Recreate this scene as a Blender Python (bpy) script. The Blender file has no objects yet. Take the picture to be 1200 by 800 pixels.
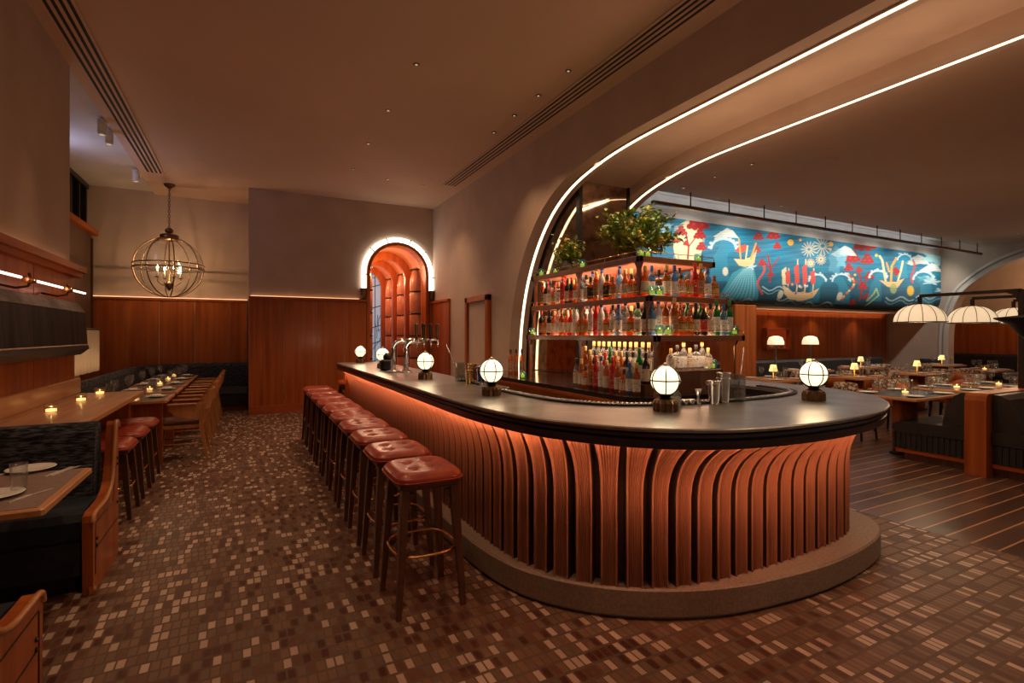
import bpy, math, random
import numpy as np
from mathutils import Vector
random.seed(7)
PI = math.pi
R = math.radians
SC = bpy.context.scene
COL = SC.collection
sin, cos = math.sin, math.cos

# ------------------------------------------------------------------ camera
cam = bpy.data.cameras.new('camera')
cam.lens = 36 * 597 / 1200
cam.sensor_width = 36
cam.shift_y = -8 / 1200
cam.clip_start = 0.05
cam.clip_end = 100
camo = bpy.data.objects.new('camera', cam)
COL.objects.link(camo)
camo.location = (0, 0, 1.5)
YAW = math.atan(310 / 597)
camo.rotation_euler = (PI / 2, 0, -YAW)
SC.camera = camo
SC.view_settings.view_transform = 'Standard'
SC.view_settings.look = 'None'
SC.view_settings.exposure = 0.12
SC.view_settings.gamma = 1.0
SC.view_settings.use_curve_mapping = False
SC.cycles.max_bounces = 7
SC.cycles.diffuse_bounces = 4
SC.cycles.glossy_bounces = 4
SC.cycles.transparent_max_bounces = 24
SC.cycles.caustics_reflective = False
SC.cycles.caustics_refractive = False
SC.cycles.sample_clamp_indirect = 4.0

# ------------------------------------------------------------------ materials
MATS = {}

def newmat(name):
    m = bpy.data.materials.new(name)
    m.use_nodes = True
    nt = m.node_tree
    nt.nodes.clear()
    out = nt.nodes.new('ShaderNodeOutputMaterial')
    MATS[name] = m
    return m, nt, out

def N(nt, typ, **kw):
    n = nt.nodes.new(typ)
    for k, v in kw.items():
        setattr(n, k, v)
    return n

def bsdf(nt, out, col=(.5, .5, .5), rough=.5, metal=0, spec=.5, coat=0, sheen=0):
    b = N(nt, 'ShaderNodeBsdfPrincipled')
    b.inputs['Base Color'].default_value = (*col, 1)
    b.inputs['Roughness'].default_value = rough
    b.inputs['Metallic'].default_value = metal
    b.inputs['Specular IOR Level'].default_value = spec
    b.inputs['Coat Weight'].default_value = coat
    b.inputs['Coat Roughness'].default_value = .15
    b.inputs['Sheen Weight'].default_value = sheen
    nt.links.new(b.outputs[0], out.inputs[0])
    return b

def ramp(nt, stops, interp='LINEAR'):
    r = N(nt, 'ShaderNodeValToRGB')
    cr = r.color_ramp
    cr.interpolation = interp
    while len(cr.elements) < len(stops):
        cr.elements.new(.5)
    for e, (p, c) in zip(cr.elements, stops):
        e.position = p
        e.color = (*c, 1)
    return r

def coord(nt, scale=(1, 1, 1), which='Object'):
    t = N(nt, 'ShaderNodeTexCoord')
    mp = N(nt, 'ShaderNodeMapping')
    mp.inputs['Scale'].default_value = scale
    nt.links.new(t.outputs[which], mp.inputs[0])
    return mp

def noise_mat(name, c1, c2, scale=(8, 8, 8), nscale=1, rough=.5, metal=0, spec=.5, coat=0, bump=0, detail=4, sheen=0, lo=.35, hi=.65):
    m, nt, out = newmat(name)
    b = bsdf(nt, out, c1, rough, metal, spec, coat, sheen)
    mp = coord(nt, scale)
    n = N(nt, 'ShaderNodeTexNoise')
    n.inputs['Scale'].default_value = nscale
    n.inputs['Detail'].default_value = detail
    nt.links.new(mp.outputs[0], n.inputs['Vector'])
    r = ramp(nt, [(lo, c1), (hi, c2)])
    nt.links.new(n.outputs['Fac'], r.inputs[0])
    nt.links.new(r.outputs[0], b.inputs['Base Color'])
    if bump:
        bp = N(nt, 'ShaderNodeBump')
        bp.inputs['Strength'].default_value = bump
        bp.inputs['Distance'].default_value = .01
        nt.links.new(n.outputs['Fac'], bp.inputs['Height'])
        nt.links.new(bp.outputs[0], b.inputs['Normal'])
    return m

def wood(name, c1, c2, axis='z', rough=.35, coat=.25, k=1.0):
    s = {'z': (22, 22, 1.2), 'x': (1.2, 22, 22), 'y': (22, 1.2, 22)}[axis]
    return noise_mat(name, c1, c2, tuple(v * k for v in s), 1, rough, coat=coat, spec=.35, bump=.08, detail=6, lo=.3, hi=.7)

def plain(name, c, rough=.5, metal=0, spec=.5, coat=0, sheen=0):
    """solid colour with a faint procedural mottling of the finish"""
    c2 = tuple(min(1, v * 1.18 + .002) for v in c)
    return noise_mat(name, c, c2, (14, 14, 14), 1, rough, metal, spec, coat, 0, 3, sheen)

def emit(name, col, strength, base=None):
    m, nt, out = newmat(name)
    e = N(nt, 'ShaderNodeEmission')
    e.inputs[0].default_value = (*col, 1)
    e.inputs[1].default_value = strength
    nt.links.new(e.outputs[0], out.inputs[0])
    return m

def glow_cloth(name, col, strength, base=(.8, .75, .62)):
    """translucent lamp shade: a lit cloth or opal glass with its own diffuse body"""
    m, nt, out = newmat(name)
    b = bsdf(nt, out, base, .6)
    b.inputs['Emission Color'].default_value = (*col, 1)
    b.inputs['Emission Strength'].default_value = strength
    return m

def glass(name, tint, body=.15, rough=.05, bodycol=None):
    m, nt, out = newmat(name)
    tr = N(nt, 'ShaderNodeBsdfTransparent')
    tr.inputs[0].default_value = (*tint, 1)
    gl = N(nt, 'ShaderNodeBsdfGlossy')
    gl.inputs['Roughness'].default_value = rough
    lw = N(nt, 'ShaderNodeLayerWeight')
    lw.inputs[0].default_value = .5
    pw = N(nt, 'ShaderNodeMath', operation='POWER'); pw.inputs[1].default_value = 3.5
    nt.links.new(lw.outputs['Facing'], pw.inputs[0])
    fr = N(nt, 'ShaderNodeMath', operation='MULTIPLY_ADD'); fr.inputs[1].default_value = .75; fr.inputs[2].default_value = .045
    nt.links.new(pw.outputs[0], fr.inputs[0])
    mx = N(nt, 'ShaderNodeMixShader')
    nt.links.new(fr.outputs[0], mx.inputs[0])
    nt.links.new(tr.outputs[0], mx.inputs[1])
    nt.links.new(gl.outputs[0], mx.inputs[2])
    df = N(nt, 'ShaderNodeBsdfDiffuse')
    df.inputs[0].default_value = (*(bodycol or tint), 1)
    m2 = N(nt, 'ShaderNodeMixShader')
    m2.inputs[0].default_value = body
    nt.links.new(mx.outputs[0], m2.inputs[1])
    nt.links.new(df.outputs[0], m2.inputs[2])
    nt.links.new(m2.outputs[0], out.inputs[0])
    return m

WOODC = ((.27, .058, .012), (.46, .125, .030))
wood('wood_panel', *WOODC, 'z', .34, .12, .5)
wood('wood_panel_x', *WOODC, 'x', .38, .05, .5)
wood('wood_panel_y', *WOODC, 'y', .42, .0, .5)
wood('wood_dark', (.075, .028, .014), (.15, .06, .03), 'z', .35, .25)
wood('wood_dark_x', (.075, .028, .014), (.15, .06, .03), 'x', .35, .25)
wood('wood_stool', (.065, .024, .012), (.12, .05, .026), 'z', .35, .3)
noise_mat('wood_slat', (.23, .092, .052), (.33, .14, .082), (22, 22, 1.2), 1, .36, coat=.2, detail=5)
noise_mat('slat_edge', (.03, .012, .008), (.05, .02, .013), (22, 22, 1.2), 1, .5)  # near-black rib sides and backing put the gap shade into the colour
wood('wood_light', (.45, .20, .085), (.60, .29, .13), 'y', .35, .3)
wood('wood_light_z', (.42, .17, .06), (.56, .25, .1), 'z', .35, .3)
wood('wood_table', (.42, .20, .10), (.60, .33, .18), 'y', .38, .2)
wood('wood_edge', (.50, .22, .09), (.62, .30, .14), 'y', .35, .3)
noise_mat('plaster', (.50, .375, .29), (.56, .43, .34), (2.2, 2.2, 2.2), 1, .75, spec=.2, bump=.15, detail=8)
noise_mat('plaster_ceiling', (.64, .45, .33), (.68, .48, .36), (.8, .8, .8), 1, .8, spec=.2, detail=3)
noise_mat('plaster_white', (.60, .55, .49), (.66, .60, .54), (2, 2, 2), 1, .7, spec=.2, detail=5)
noise_mat('stone_plinth', (.20, .145, .11), (.27, .20, .155), (60, 60, 60), 1, .55, bump=.05, detail=8)
noise_mat('counter_metal', (.26, .24, .235), (.40, .37, .35), (5, 5, 5), 1, .32, metal=.85, spec=.6, detail=8)
plain('counter_edge', (.055, .045, .06), .26, metal=.5)
plain('black_stone', (.02, .018, .018), .12, coat=.5)
noise_mat('leather_red', (.24, .024, .010), (.36, .050, .018), (9, 9, 9), 1, .40, coat=.15, bump=.06, detail=6)
noise_mat('leather_navy', (.022, .03, .042), (.036, .045, .06), (12, 12, 12), 1, .32, coat=.25, bump=.08, detail=6)
noise_mat('leather_black', (.012, .012, .013), (.022, .020, .021), (12, 12, 12), 1, .45, coat=.05, bump=.08, detail=6)
noise_mat('leather_brown', (.085, .03, .02), (.14, .05, .032), (12, 12, 12), 1, .35, coat=.2, bump=.05)
noise_mat('boucle_blue', (.018, .022, .032), (.13, .135, .155), (18, 18, 95), 1, .9, sheen=.05, spec=.1, bump=.5, detail=8, lo=.42, hi=.68)
noise_mat('upholstery_pattern', (.10, .05, .035), (.48, .36, .26), (26, 26, 26), 1, .8, detail=2, lo=.47, hi=.53)
plain('brass', (.75, .42, .16), .25, metal=1)
plain('bronze', (.20, .12, .06), .32, metal=1)
plain('dark_metal', (.035, .027, .022), .4, metal=.7)
plain('black_metal', (.018, .016, .015), .42, metal=.3)
plain('chrome', (.72, .72, .74), .12, metal=1)
plain('steel', (.48, .48, .5), .25, metal=1)
plain('cutlery', (.75, .72, .68), .38, metal=.5)
plain('steel_blue', (.20, .28, .6), .2, metal=1)
plain('steel_gold', (.75, .5, .2), .2, metal=1)
plain('rack_wood', (.20, .065, .026), .35, coat=.3)
plain('white_ceramic', (.75, .72, .68), .25)
plain('napkin', (.70, .66, .60), .8)
plain('white_wax', (.8, .74, .6), .5)
plain('slot_black', (.006, .005, .005), .7)
plain('seam', (.55, .38, .26), .5)
plain('knob_black', (.01, .01, .01), .3)
plain('paper_card', (.62, .56, .46), .7)
noise_mat('antique_mirror', (.62, .51, .40), (.30, .22, .16), (7, 7, 7), 1, .06, metal=1, detail=10, lo=.45, hi=.7)
noise_mat('copper_leather', (.48, .19, .10), (.58, .25, .14), (5, 5, 5), 1, .38, coat=.2, detail=5)
noise_mat('screen_black', (.004, .004, .006), (.04, .038, .04), (9, 14, 1.0), 1, .45, coat=0, spec=.12, detail=7)  # grey streaks paint reflections into the black
noise_mat('grey_fabric', (.16, .14, .125), (.22, .19, .17), (20, 20, 20), 1, .7)
noise_mat('leaf', (.10, .22, .035), (.42, .46, .09), (9, 9, 9), 1, .45, detail=2)
noise_mat('fruit', (.75, .36, .04), (.85, .5, .08), (30, 30, 30), 1, .4)
plain('stem', (.10, .06, .03), .7)
plain('terracotta', (.16, .14, .12), .6)
glass('clear_glass', (.94, .95, .95), .02, .04, (.8, .8, .8))
glass('cut_glass', (.82, .83, .83), .07, .04, (.7, .68, .62))
glass('votive_glass', (.72, .92, .93), .10, .05, (.10, .42, .50))
emit('votive_flame', (1, .75, .2), 5)
plain('shelf_under_lit', (.72, .36, .22), .5)  # salmon tint paints the lit look of the shelf undersides
emit('led_white', (1, .76, .48), 4.2)
emit('led_halo', (1, .88, .72), 5.5)
emit('led_orange', (1, .45, .23), 290)
emit('led_cove', (1, .50, .24), 1.6)
emit('led_pink', (1, .55, .42), 4.5)
emit('shelf_glow', (1, .56, .36), 6.5)
emit('bulb', (1, .66, .3), 90)
emit('flame', (1, .6, .18), 25)
emit('downlight_glow', (1, .8, .55), .45)
emit('red_glow', (1, .10, .02), .16)
glow_cloth('globe_glow', (1, .83, .52), 1.55, (.9, .85, .7))
glow_cloth('shade_glow', (1, .76, .45), .75, (.85, .78, .64))
glow_cloth('dome_glow', (1, .74, .46), .62, (.85, .78, .64))
glow_cloth('small_shade_glow', (1, .62, .2), 1.4, (.85, .75, .5))
glow_cloth('candle_glow', (1, .5, .16), 2.2, (.85, .7, .5))
glow_cloth('votive_glow', (1, .80, .06), .55, (.9, .75, .12))

for k_, v_ in (('wood_panel_y', .08), ('wood_panel', .22), ('grey_fabric', .05), ('black_metal', .25)):
    for n_ in MATS[k_].node_tree.nodes:
        if n_.type == 'BSDF_PRINCIPLED': n_.inputs['Specular IOR Level'].default_value = v_

def mat_mosaic():
    m, nt, out = newmat('mosaic_floor')
    b = bsdf(nt, out, (.2, .12, .08), .42, spec=.4)
    L = nt.links.new
    t = N(nt, 'ShaderNodeTexCoord')
    s = N(nt, 'ShaderNodeSeparateXYZ')
    L(t.outputs['Object'], s.inputs[0])
    def math_(op, a, bb=None, c=None):
        n = N(nt, 'ShaderNodeMath', operation=op)
        for i, v in enumerate((a, bb, c)):
            if v is None: continue
            if isinstance(v, (int, float)): n.inputs[i].default_value = v
            else: L(v, n.inputs[i])
        return n.outputs[0]
    P = .0405
    y = math_('DIVIDE', s.outputs[1], .086)
    row = math_('FLOOR', y)
    wr = N(nt, 'ShaderNodeTexWhiteNoise', noise_dimensions='1D')
    L(row, wr.inputs['W'])
    x0 = math_('DIVIDE', s.outputs[0], P)
    x = math_('ADD', x0, wr.outputs['Value'])
    colm = math_('FLOOR', x)
    fx = math_('SUBTRACT', x, colm)
    fy = math_('SUBTRACT', y, row)
    cv = N(nt, 'ShaderNodeCombineXYZ')
    L(colm, cv.inputs[0]); L(row, cv.inputs[1])
    wn = N(nt, 'ShaderNodeTexWhiteNoise', noise_dimensions='2D')
    L(cv.outputs[0], wn.inputs['Vector'])
    r = ramp(nt, [(0, (.075, .022, .013)), (.20, (.13, .052, .032)), (.36, (.175, .092, .058)), (.58, (.145, .082, .056)), (.80, (.42, .29, .225)), (.92, (.48, .34, .27))], 'CONSTANT')
    L(wn.outputs['Value'], r.inputs[0])
    ax = math_('ABSOLUTE', math_('SUBTRACT', fx, .5))
    ay = math_('ABSOLUTE', math_('SUBTRACT', fy, .5))
    ma = math_('MAXIMUM', ax, ay)
    g = math_('GREATER_THAN', ma, .395)
    mx = N(nt, 'ShaderNodeMix', data_type='RGBA')
    L(g, mx.inputs[0])
    L(r.outputs[0], mx.inputs[6])
    mx.inputs[7].default_value = (.115, .068, .044, 1)
    L(mx.outputs[2], b.inputs['Base Color'])
    rr = math_('MULTIPLY_ADD', g, .25, .40)
    L(rr, b.inputs['Roughness'])
    bp = N(nt, 'ShaderNodeBump')
    bp.inputs['Strength'].default_value = .3
    bp.inputs['Distance'].default_value = .002
    L(math_('SUBTRACT', 1, g), bp.inputs['Height'])
    L(bp.outputs[0], b.inputs['Normal'])
mat_mosaic()

def mat_planks():
    m, nt, out = newmat('striped_planks')
    b = bsdf(nt, out, (.06, .03, .02), .33, coat=.2)
    L = nt.links.new
    t = N(nt, 'ShaderNodeTexCoord')
    s = N(nt, 'ShaderNodeSeparateXYZ')
    L(t.outputs['Object'], s.inputs[0])
    def math_(op, a, bb=None):
        n = N(nt, 'ShaderNodeMath', operation=op)
        for i, v in enumerate((a, bb)):
            if v is None: continue
            if isinstance(v, (int, float)): n.inputs[i].default_value = v
            else: L(v, n.inputs[i])
        return n.outputs[0]
    y = math_('DIVIDE', math_('SUBTRACT', s.outputs[1], 1.575), .15)
    row = math_('FLOOR', y)
    fy = math_('SUBTRACT', y, row)
    wr = N(nt, 'ShaderNodeTexWhiteNoise', noise_dimensions='1D')
    L(row, wr.inputs['W'])
    xb = math_('FLOOR', math_('ADD', math_('DIVIDE', s.outputs[0], .9), math_('MULTIPLY', wr.outputs['Value'], 7)))
    cv = N(nt, 'ShaderNodeCombineXYZ')
    L(xb, cv.inputs[0]); L(row, cv.inputs[1])
    wn = N(nt, 'ShaderNodeTexWhiteNoise', noise_dimensions='2D')
    L(cv.outputs[0], wn.inputs['Vector'])
    mp = N(nt, 'ShaderNodeMapping'); mp.inputs['Scale'].default_value = (1.5, 30, 1)
    L(t.outputs['Object'], mp.inputs[0])
    nz = N(nt, 'ShaderNodeTexNoise'); nz.inputs['Scale'].default_value = 1; nz.inputs['Detail'].default_value = 6
    L(mp.outputs[0], nz.inputs['Vector'])
    v = math_('ADD', math_('MULTIPLY', wn.outputs['Value'], .6), math_('MULTIPLY', nz.outputs['Fac'], .5))
    r = ramp(nt, [(.1, (.04, .020, .014)), (.9, (.12, .062, .042))])
    L(v, r.inputs[0])
    g = math_('LESS_THAN', fy, .09)
    mx = N(nt, 'ShaderNodeMix', data_type='RGBA')
    L(g, mx.inputs[0]); L(r.outputs[0], mx.inputs[6])
    mx.inputs[7].default_value = (.42, .22, .12, 1)
    L(mx.outputs[2], b.inputs['Base Color'])
mat_planks()

def mat_slatblind():
    m, nt, out = newmat('woven_blind')
    b = bsdf(nt, out, (.1, .05, .03), .6)
    w = N(nt, 'ShaderNodeTexWave', wave_type='BANDS', bands_direction='Z')
    w.inputs['Scale'].default_value = 14
    mp = coord(nt)
    nt.links.new(mp.outputs[0], w.inputs[0])
    r = ramp(nt, [(.3, (.03, .016, .01)), (.6, (.17, .085, .045))])
    nt.links.new(w.outputs[0], r.inputs[0])
    nt.links.new(r.outputs[0], b.inputs['Base Color'])
mat_slatblind()

def mat_leaded():
    """frosted blue-grey leaded window, lit by the evening behind it"""
    m, nt, out = newmat('leaded_glass')
    b = bsdf(nt, out, (.3, .36, .42), .25)
    b.inputs['Emission Color'].default_value = (.55, .72, .9, 1)
    b.inputs['Emission Strength'].default_value = .32
mat_leaded()

def mat_pattern_blue():
    m, nt, out = newmat('blue_tile_pattern')
    b = bsdf(nt, out, (.1, .2, .4), .3)
    v = N(nt, 'ShaderNodeTexVoronoi'); v.inputs['Scale'].default_value = 9
    mp = coord(nt)
    nt.links.new(mp.outputs[0], v.inputs['Vector'])
    r = ramp(nt, [(.0, (.7, .8, .85)), (.28, (.05, .25, .5)), (.5, (.01, .02, .06))], 'CONSTANT')
    nt.links.new(v.outputs[0], r.inputs[0])
    nt.links.new(r.outputs[0], b.inputs['Base Color'])
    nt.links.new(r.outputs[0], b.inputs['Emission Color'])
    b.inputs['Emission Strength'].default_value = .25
mat_pattern_blue()

def mat_mural():
    m, nt, out = newmat('mural_paint')
    b = bsdf(nt, out, (.1, .3, .4), .6)
    a = N(nt, 'ShaderNodeVertexColor'); a.layer_name = 'paint'
    nt.links.new(a.outputs[0], b.inputs['Base Color'])
mat_mural()

# ------------------------------------------------------------------ mesh builder
class MB:
    def __init__(s):
        s.v = []; s.f = []; s.sm = []
    def add(s, vs, fs, smooth=False):
        o = len(s.v)
        s.v.extend([tuple(p) for p in vs])
        s.f.extend([tuple(i + o for i in f) for f in fs])
        s.sm.extend([smooth] * len(fs))
        return s
    def box(s, x0, x1, y0, y1, z0, z1):
        vs = [(x0,y0,z0),(x1,y0,z0),(x1,y1,z0),(x0,y1,z0),(x0,y0,z1),(x1,y0,z1),(x1,y1,z1),(x0,y1,z1)]
        return s.add(vs, [(0,3,2,1),(4,5,6,7),(0,1,5,4),(1,2,6,5),(2,3,7,6),(3,0,4,7)])
    def rbox(s, x0, x1, y0, y1, z0, z1, r=.01):
        """box with chamfered edges"""
        r = min(r, (x1-x0)/2.2, (y1-y0)/2.2, (z1-z0)/2.2)
        def ring(d, z):
            a, b, c, e = x0+d, x1-d, y0+d, y1-d
            k = r
            return [(a+k,c,z),(b-k,c,z),(b,c+k,z),(b,e-k,z),(b-k,e,z),(a+k,e,z),(a,e-k,z),(a,c+k,z)]
        rings = [ring(r*.6, z0), ring(0, z0+r*.6), ring(0, z1-r*.6), ring(r*.6, z1)]
        return s.loft(rings, closed=True, caps=True)
    def loft(s, rings, closed=True, caps=False, smooth=False):
        n = len(rings[0]); vs = [p for r_ in rings for p in r_]; fs = []
        m = n if closed else n - 1
        for i in range(len(rings) - 1):
            for j in range(m):
                k = (j + 1) % n
                fs.append((i*n+j, i*n+k, (i+1)*n+k, (i+1)*n+j))
        o = len(s.v)
        s.add(vs, fs, smooth)
        if caps:
            s.f.append(tuple(o + j for j in range(n))[::-1]); s.sm.append(False)
            s.f.append(tuple(o + (len(rings)-1)*n + j for j in range(n))); s.sm.append(False)
        return s
    def lathe(s, prof, cx=0, cy=0, cz=0, seg=20, caps=True, smooth=True, flute=0, nf=0):
        rings = []
        for r_, z in prof:
            ring = []
            for j in range(seg):
                a = 2*PI*j/seg
                rr = r_ * (1 + (flute * (1 if j % 2 else -1) if flute else 0))
                ring.append((cx + rr*cos(a), cy + rr*sin(a), cz + z))
            rings.append(ring)
        return s.loft(rings, True, caps, smooth)
    def tube(s, pts, r=.01, seg=8, closed=False, smooth=True, radii=None):
        pts = [Vector(p) for p in pts]
        n = len(pts); rings = []
        up = None
        for i, p in enumerate(pts):
            if closed: d = pts[(i+1) % n] - pts[i-1]
            else: d = pts[min(i+1, n-1)] - pts[max(i-1, 0)]
            d.normalize()
            if up is None:
                up = Vector((0,0,1)) if abs(d.z) < .9 else Vector((1,0,0))
            a = d.cross(up)
            if a.length < 1e-5: a = d.cross(Vector((0,1,0)))
            a.normalize(); b = a.cross(d).normalized(); up = b
            rr = radii[i] if radii else r
            rings.append([tuple(p + a*rr*cos(2*PI*j/seg) + b*rr*sin(2*PI*j/seg)) for j in range(seg)])
        if closed:
            rings.append(rings[0])
            return s.loft(rings, True, False, smooth)
        return s.loft(rings, True, True, smooth)
    def bar(s, p0, p1, w0, d0, w1=None, d1=None):
        """square tapered bar, sections in xy"""
        w1 = w1 or w0; d1 = d1 or d0
        def sq(p, w, d):
            x, y, z = p; w /= 2; d /= 2; k = min(w, d) * .35
            return [(x-w+k,y-d,z),(x+w-k,y-d,z),(x+w,y-d+k,z),(x+w,y+d-k,z),(x+w-k,y+d,z),(x-w+k,y+d,z),(x-w,y+d-k,z),(x-w,y-d+k,z)]
        return s.loft([sq(p0,w0,d0), sq(p1,w1,d1)], True, True)
    def prism(s, poly, z0, z1):
        n = len(poly)
        return s.loft([[(x,y,z0) for x,y in poly], [(x,y,z1) for x,y in poly]], True, True)
    def prism_x(s, poly, x0, x1, smooth=False):   # poly in (y,z)
        return s.loft([[(x0,y,z) for y,z in poly], [(x1,y,z) for y,z in poly]], True, True, smooth)
    def prism_y(s, poly, y0, y1, smooth=False):   # poly in (x,z)
        return s.loft([[(x,y0,z) for x,z in poly], [(x,y1,z) for x,z in poly]], True, True, smooth)
    def mesh(s, name, mat):
        me = bpy.data.meshes.new(name)
        me.from_pydata(s.v, [], s.f)
        me.polygons.foreach_set('use_smooth', s.sm)
        me.materials.append(MATS[mat])
        import bmesh
        bm = bmesh.new(); bm.from_mesh(me)
        bmesh.ops.recalc_face_normals(bm, faces=bm.faces)
        bm.to_mesh(me); bm.free()
        me.update()
        return me
    def build(s, name, mat, parent=None, world=False):
        o = bpy.data.objects.new(name, s.mesh(name, mat))
        COL.objects.link(o)
        if parent:
            o.parent = parent
            if world: o.location = -Vector(parent.location)
        return o

def tag(o, label=None, cat=None, group=None, kind=None):
    if label: o['label'] = label
    if cat: o['category'] = cat
    if group: o['group'] = group
    if kind: o['kind'] = kind
    return o

def thing(name, label, cat, loc=(0,0,0), rz=0, group=None):
    o = bpy.data.objects.new(name, None)
    o.empty_display_size = .1
    COL.objects.link(o); o.location = loc; o.rotation_euler = (0,0,rz)
    return tag(o, label, cat, group)

def dup(root, loc, rz=None, label=None, group=None):
    r = root.copy(); COL.objects.link(r); r.location = loc
    if rz is not None: r.rotation_euler = (0,0,rz)
    if label: r['label'] = label
    if group: r['group'] = group
    for ch in list(root.children):
        c = ch.copy(); COL.objects.link(c); c.parent = r
        for g in ch.children:
            d = g.copy(); COL.objects.link(d); d.parent = c
    return r

def struct(name, mb, mat, parent=None):
    o = mb.build(name, mat, parent)
    if not parent: o['kind'] = 'structure'
    return o

ORD = ['nearest', 'second', 'third', 'fourth', 'fifth', 'sixth', 'seventh', 'eighth', 'ninth', 'tenth', 'eleventh', 'twelfth',
       'thirteenth', 'fourteenth', 'fifteenth', 'sixteenth', 'seventeenth', 'eighteenth', 'nineteenth', 'twentieth', 'twenty-first',
       'twenty-second', 'twenty-third', 'twenty-fourth', 'twenty-fifth', 'twenty-sixth', 'twenty-seventh', 'twenty-eighth']

def catmull(pts, per=6, closed=False):
    out = []; n = len(pts)
    P = [Vector(p) for p in pts]
    for i in range(n - 1):
        p0 = P[max(i-1,0)]; p1 = P[i]; p2 = P[i+1]; p3 = P[min(i+2,n-1)]
        for k in range(per):
            t = k / per
            out.append(tuple(.5*((2*p1) + (-p0+p2)*t + (2*p0-5*p1+4*p2-p3)*t*t + (-p0+3*p1-3*p2+p3)*t**3)))
    out.append(tuple(P[-1]))
    return out

def resample(pts, n):
    P = [Vector(p) for p in pts]
    L = [0]
    for a, b in zip(P, P[1:]): L.append(L[-1] + (b-a).length)
    out = []; j = 0
    for i in range(n):
        t = L[-1]*i/(n-1)
        while j < len(P)-2 and L[j+1] < t: j += 1
        d = L[j+1]-L[j]
        out.append(tuple(P[j].lerp(P[j+1], (t-L[j])/d if d else 0)))
    return out, L[-1]

def light(name, kind, loc, power, col=(1,.62,.34), size=.1, rot=None, spot=None, sy=None, blend=.6):
    l = bpy.data.lights.new(name, kind)
    l.energy = power; l.color = col
    if kind == 'AREA':
        l.size = size
        if sy: l.shape = 'RECTANGLE'; l.size_y = sy
    else:
        l.shadow_soft_size = size
    if kind == 'SPOT':
        l.spot_size = R(spot or 90); l.spot_blend = blend
    o = bpy.data.objects.new(name, l); COL.objects.link(o); o.location = loc
    if rot: o.rotation_euler = rot
    return o

WARM = (1, .60, .33)
CEIL = 4.27
# ================================================================== room shell
b = MB(); b.box(-3.6, 4.62, -2.5, 15.2, -.1, 0); struct('floor', b, 'mosaic_floor')
b = MB(); b.box(4.62, 20, -2.5, 8.6, -.1, -.001); struct('floor_planks', b, 'striped_planks')
b = MB(); b.box(-1.63, 3.95, -2.5, 12.4, CEIL, CEIL+.12); struct('ceiling', b, 'plaster_ceiling')
b = MB(); b.box(-3.3, -1.63, -2.5, 12.4, CEIL+.05, CEIL+.17); struct('ceiling_window_bay', b, 'plaster_white')

# left wall
b = MB(); b.box(-2.0, -1.63, -2.5, 6.78, 0, CEIL+.1)
struct('wall_left', b, 'plaster')
b = MB(); b.box(-3.1, -2.78, 6.0, 12.4, 0, CEIL+.1); struct('wall_window_side', b, 'plaster_white')
b = MB(); b.box(-3.1, .30, 12.2, 12.5, 0, CEIL+.1); struct('wall_recess', b, 'plaster')
b = MB(); b.box(.02, .32, 10.8, 12.3, 0, CEIL+.1); struct('wall_corner', b, 'plaster')

# back wall with arched opening
AX, AR, ASP = 2.86, .62, 2.80     # centre, radius, springing height
def arch_pts(r, spr=ASP, cx=AX, n=18, z0=0):
    pts = [(cx - r, z0)]
    for i in range(n+1):
        a = PI - PI*i/n
        pts.append((cx + r*cos(a), spr + r*sin(a)))
    pts.append((cx + r, z0))
    return pts
b = MB()
ap = arch_pts(AR)
b.box(.32, AX-AR, 10.8, 11.0, 0, CEIL+.1); b.box(AX+AR, 4.0, 10.8, 11.0, 0, CEIL+.1)
for (xa, za), (xb_, zb) in zip(ap[1:-1], ap[2:-1]):
    b.add([(xa,10.8,za),(xb_,10.8,zb),(xb_,10.8,CEIL+.1),(xa,10.8,CEIL+.1),(xa,11.0,za),(xb_,11.0,zb),(xb_,11.0,CEIL+.1),(xa,11.0,CEIL+.1)],
          [(0,1,2,3),(7,6,5,4),(0,4,5,1),(3,2,6,7)])
struct('wall_back', b, 'plaster')

# big arch profile in (Y, z)
PROF = catmull([(-2.5,3.68,0),(0,3.68,0),(2.5,3.68,0),(3.8,3.68,0),(4.5,3.665,0),(5.1,3.60,0),(5.67,3.46,0),(6.15,3.20,0),(6.55,2.80,0),(6.85,2.30,0),(7.03,1.75,0),(7.11,1.2,0),(7.13,.6,0),(7.135,0,0)], 6)
PROF = [(p[0], p[1]) for p in PROF]
def offset_prof(d):
    out = []
    n = len(PROF)
    for i, (y, z) in enumerate(PROF):
        a = PROF[max(0,i-1)]; c = PROF[min(n-1,i+1)]
        ty, tz = c[0]-a[0], c[1]-a[1]; l = math.hypot(ty, tz)
        ny, nz = -tz/l, ty/l       # outward (up / +Y)
        out.append((y + ny*d, z + nz*d))
    return out
def arch_wall(name, x0, x1, prof, top, mat, yend):
    b = MB()
    for x, fl in ((x0, 0), (x1, 1)):
        for (ya, za), (yb, zb) in zip(prof, prof[1:]):
            b.add([(x,ya,za),(x,yb,zb),(x,yb,top),(x,ya,top)], [(0,1,2,3)])
        ya = prof[-1][0]
        b.add([(x,ya,0),(x,yend,0),(x,yend,top),(x,ya,top)], [(0,1,2,3)])
    b.loft([[(x0,y,z) for y,z in prof], [(x1,y,z) for y,z in prof]], closed=False, smooth=True)
    return struct(name, b, mat)
arch_wall('wall_arch', 3.64, 3.95, PROF, CEIL+.1, 'plaster', 10.8)
arch_wall('wall_arch_dining', 4.85, 5.15, PROF, CEIL+.1, 'plaster', 7.3)
pv = offset_prof(.13)
b = MB()
b.loft([[(3.90,y,z) for y,z in pv], [(4.90,y,z) for y,z in pv]], closed=False, smooth=True)
b.loft([[(3.90,y,z+.03) for y,z in pv], [(4.90,y,z+.03) for y,z in pv]], closed=False, smooth=True)
struct('ceiling_bar_vault', b, 'plaster')
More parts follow.
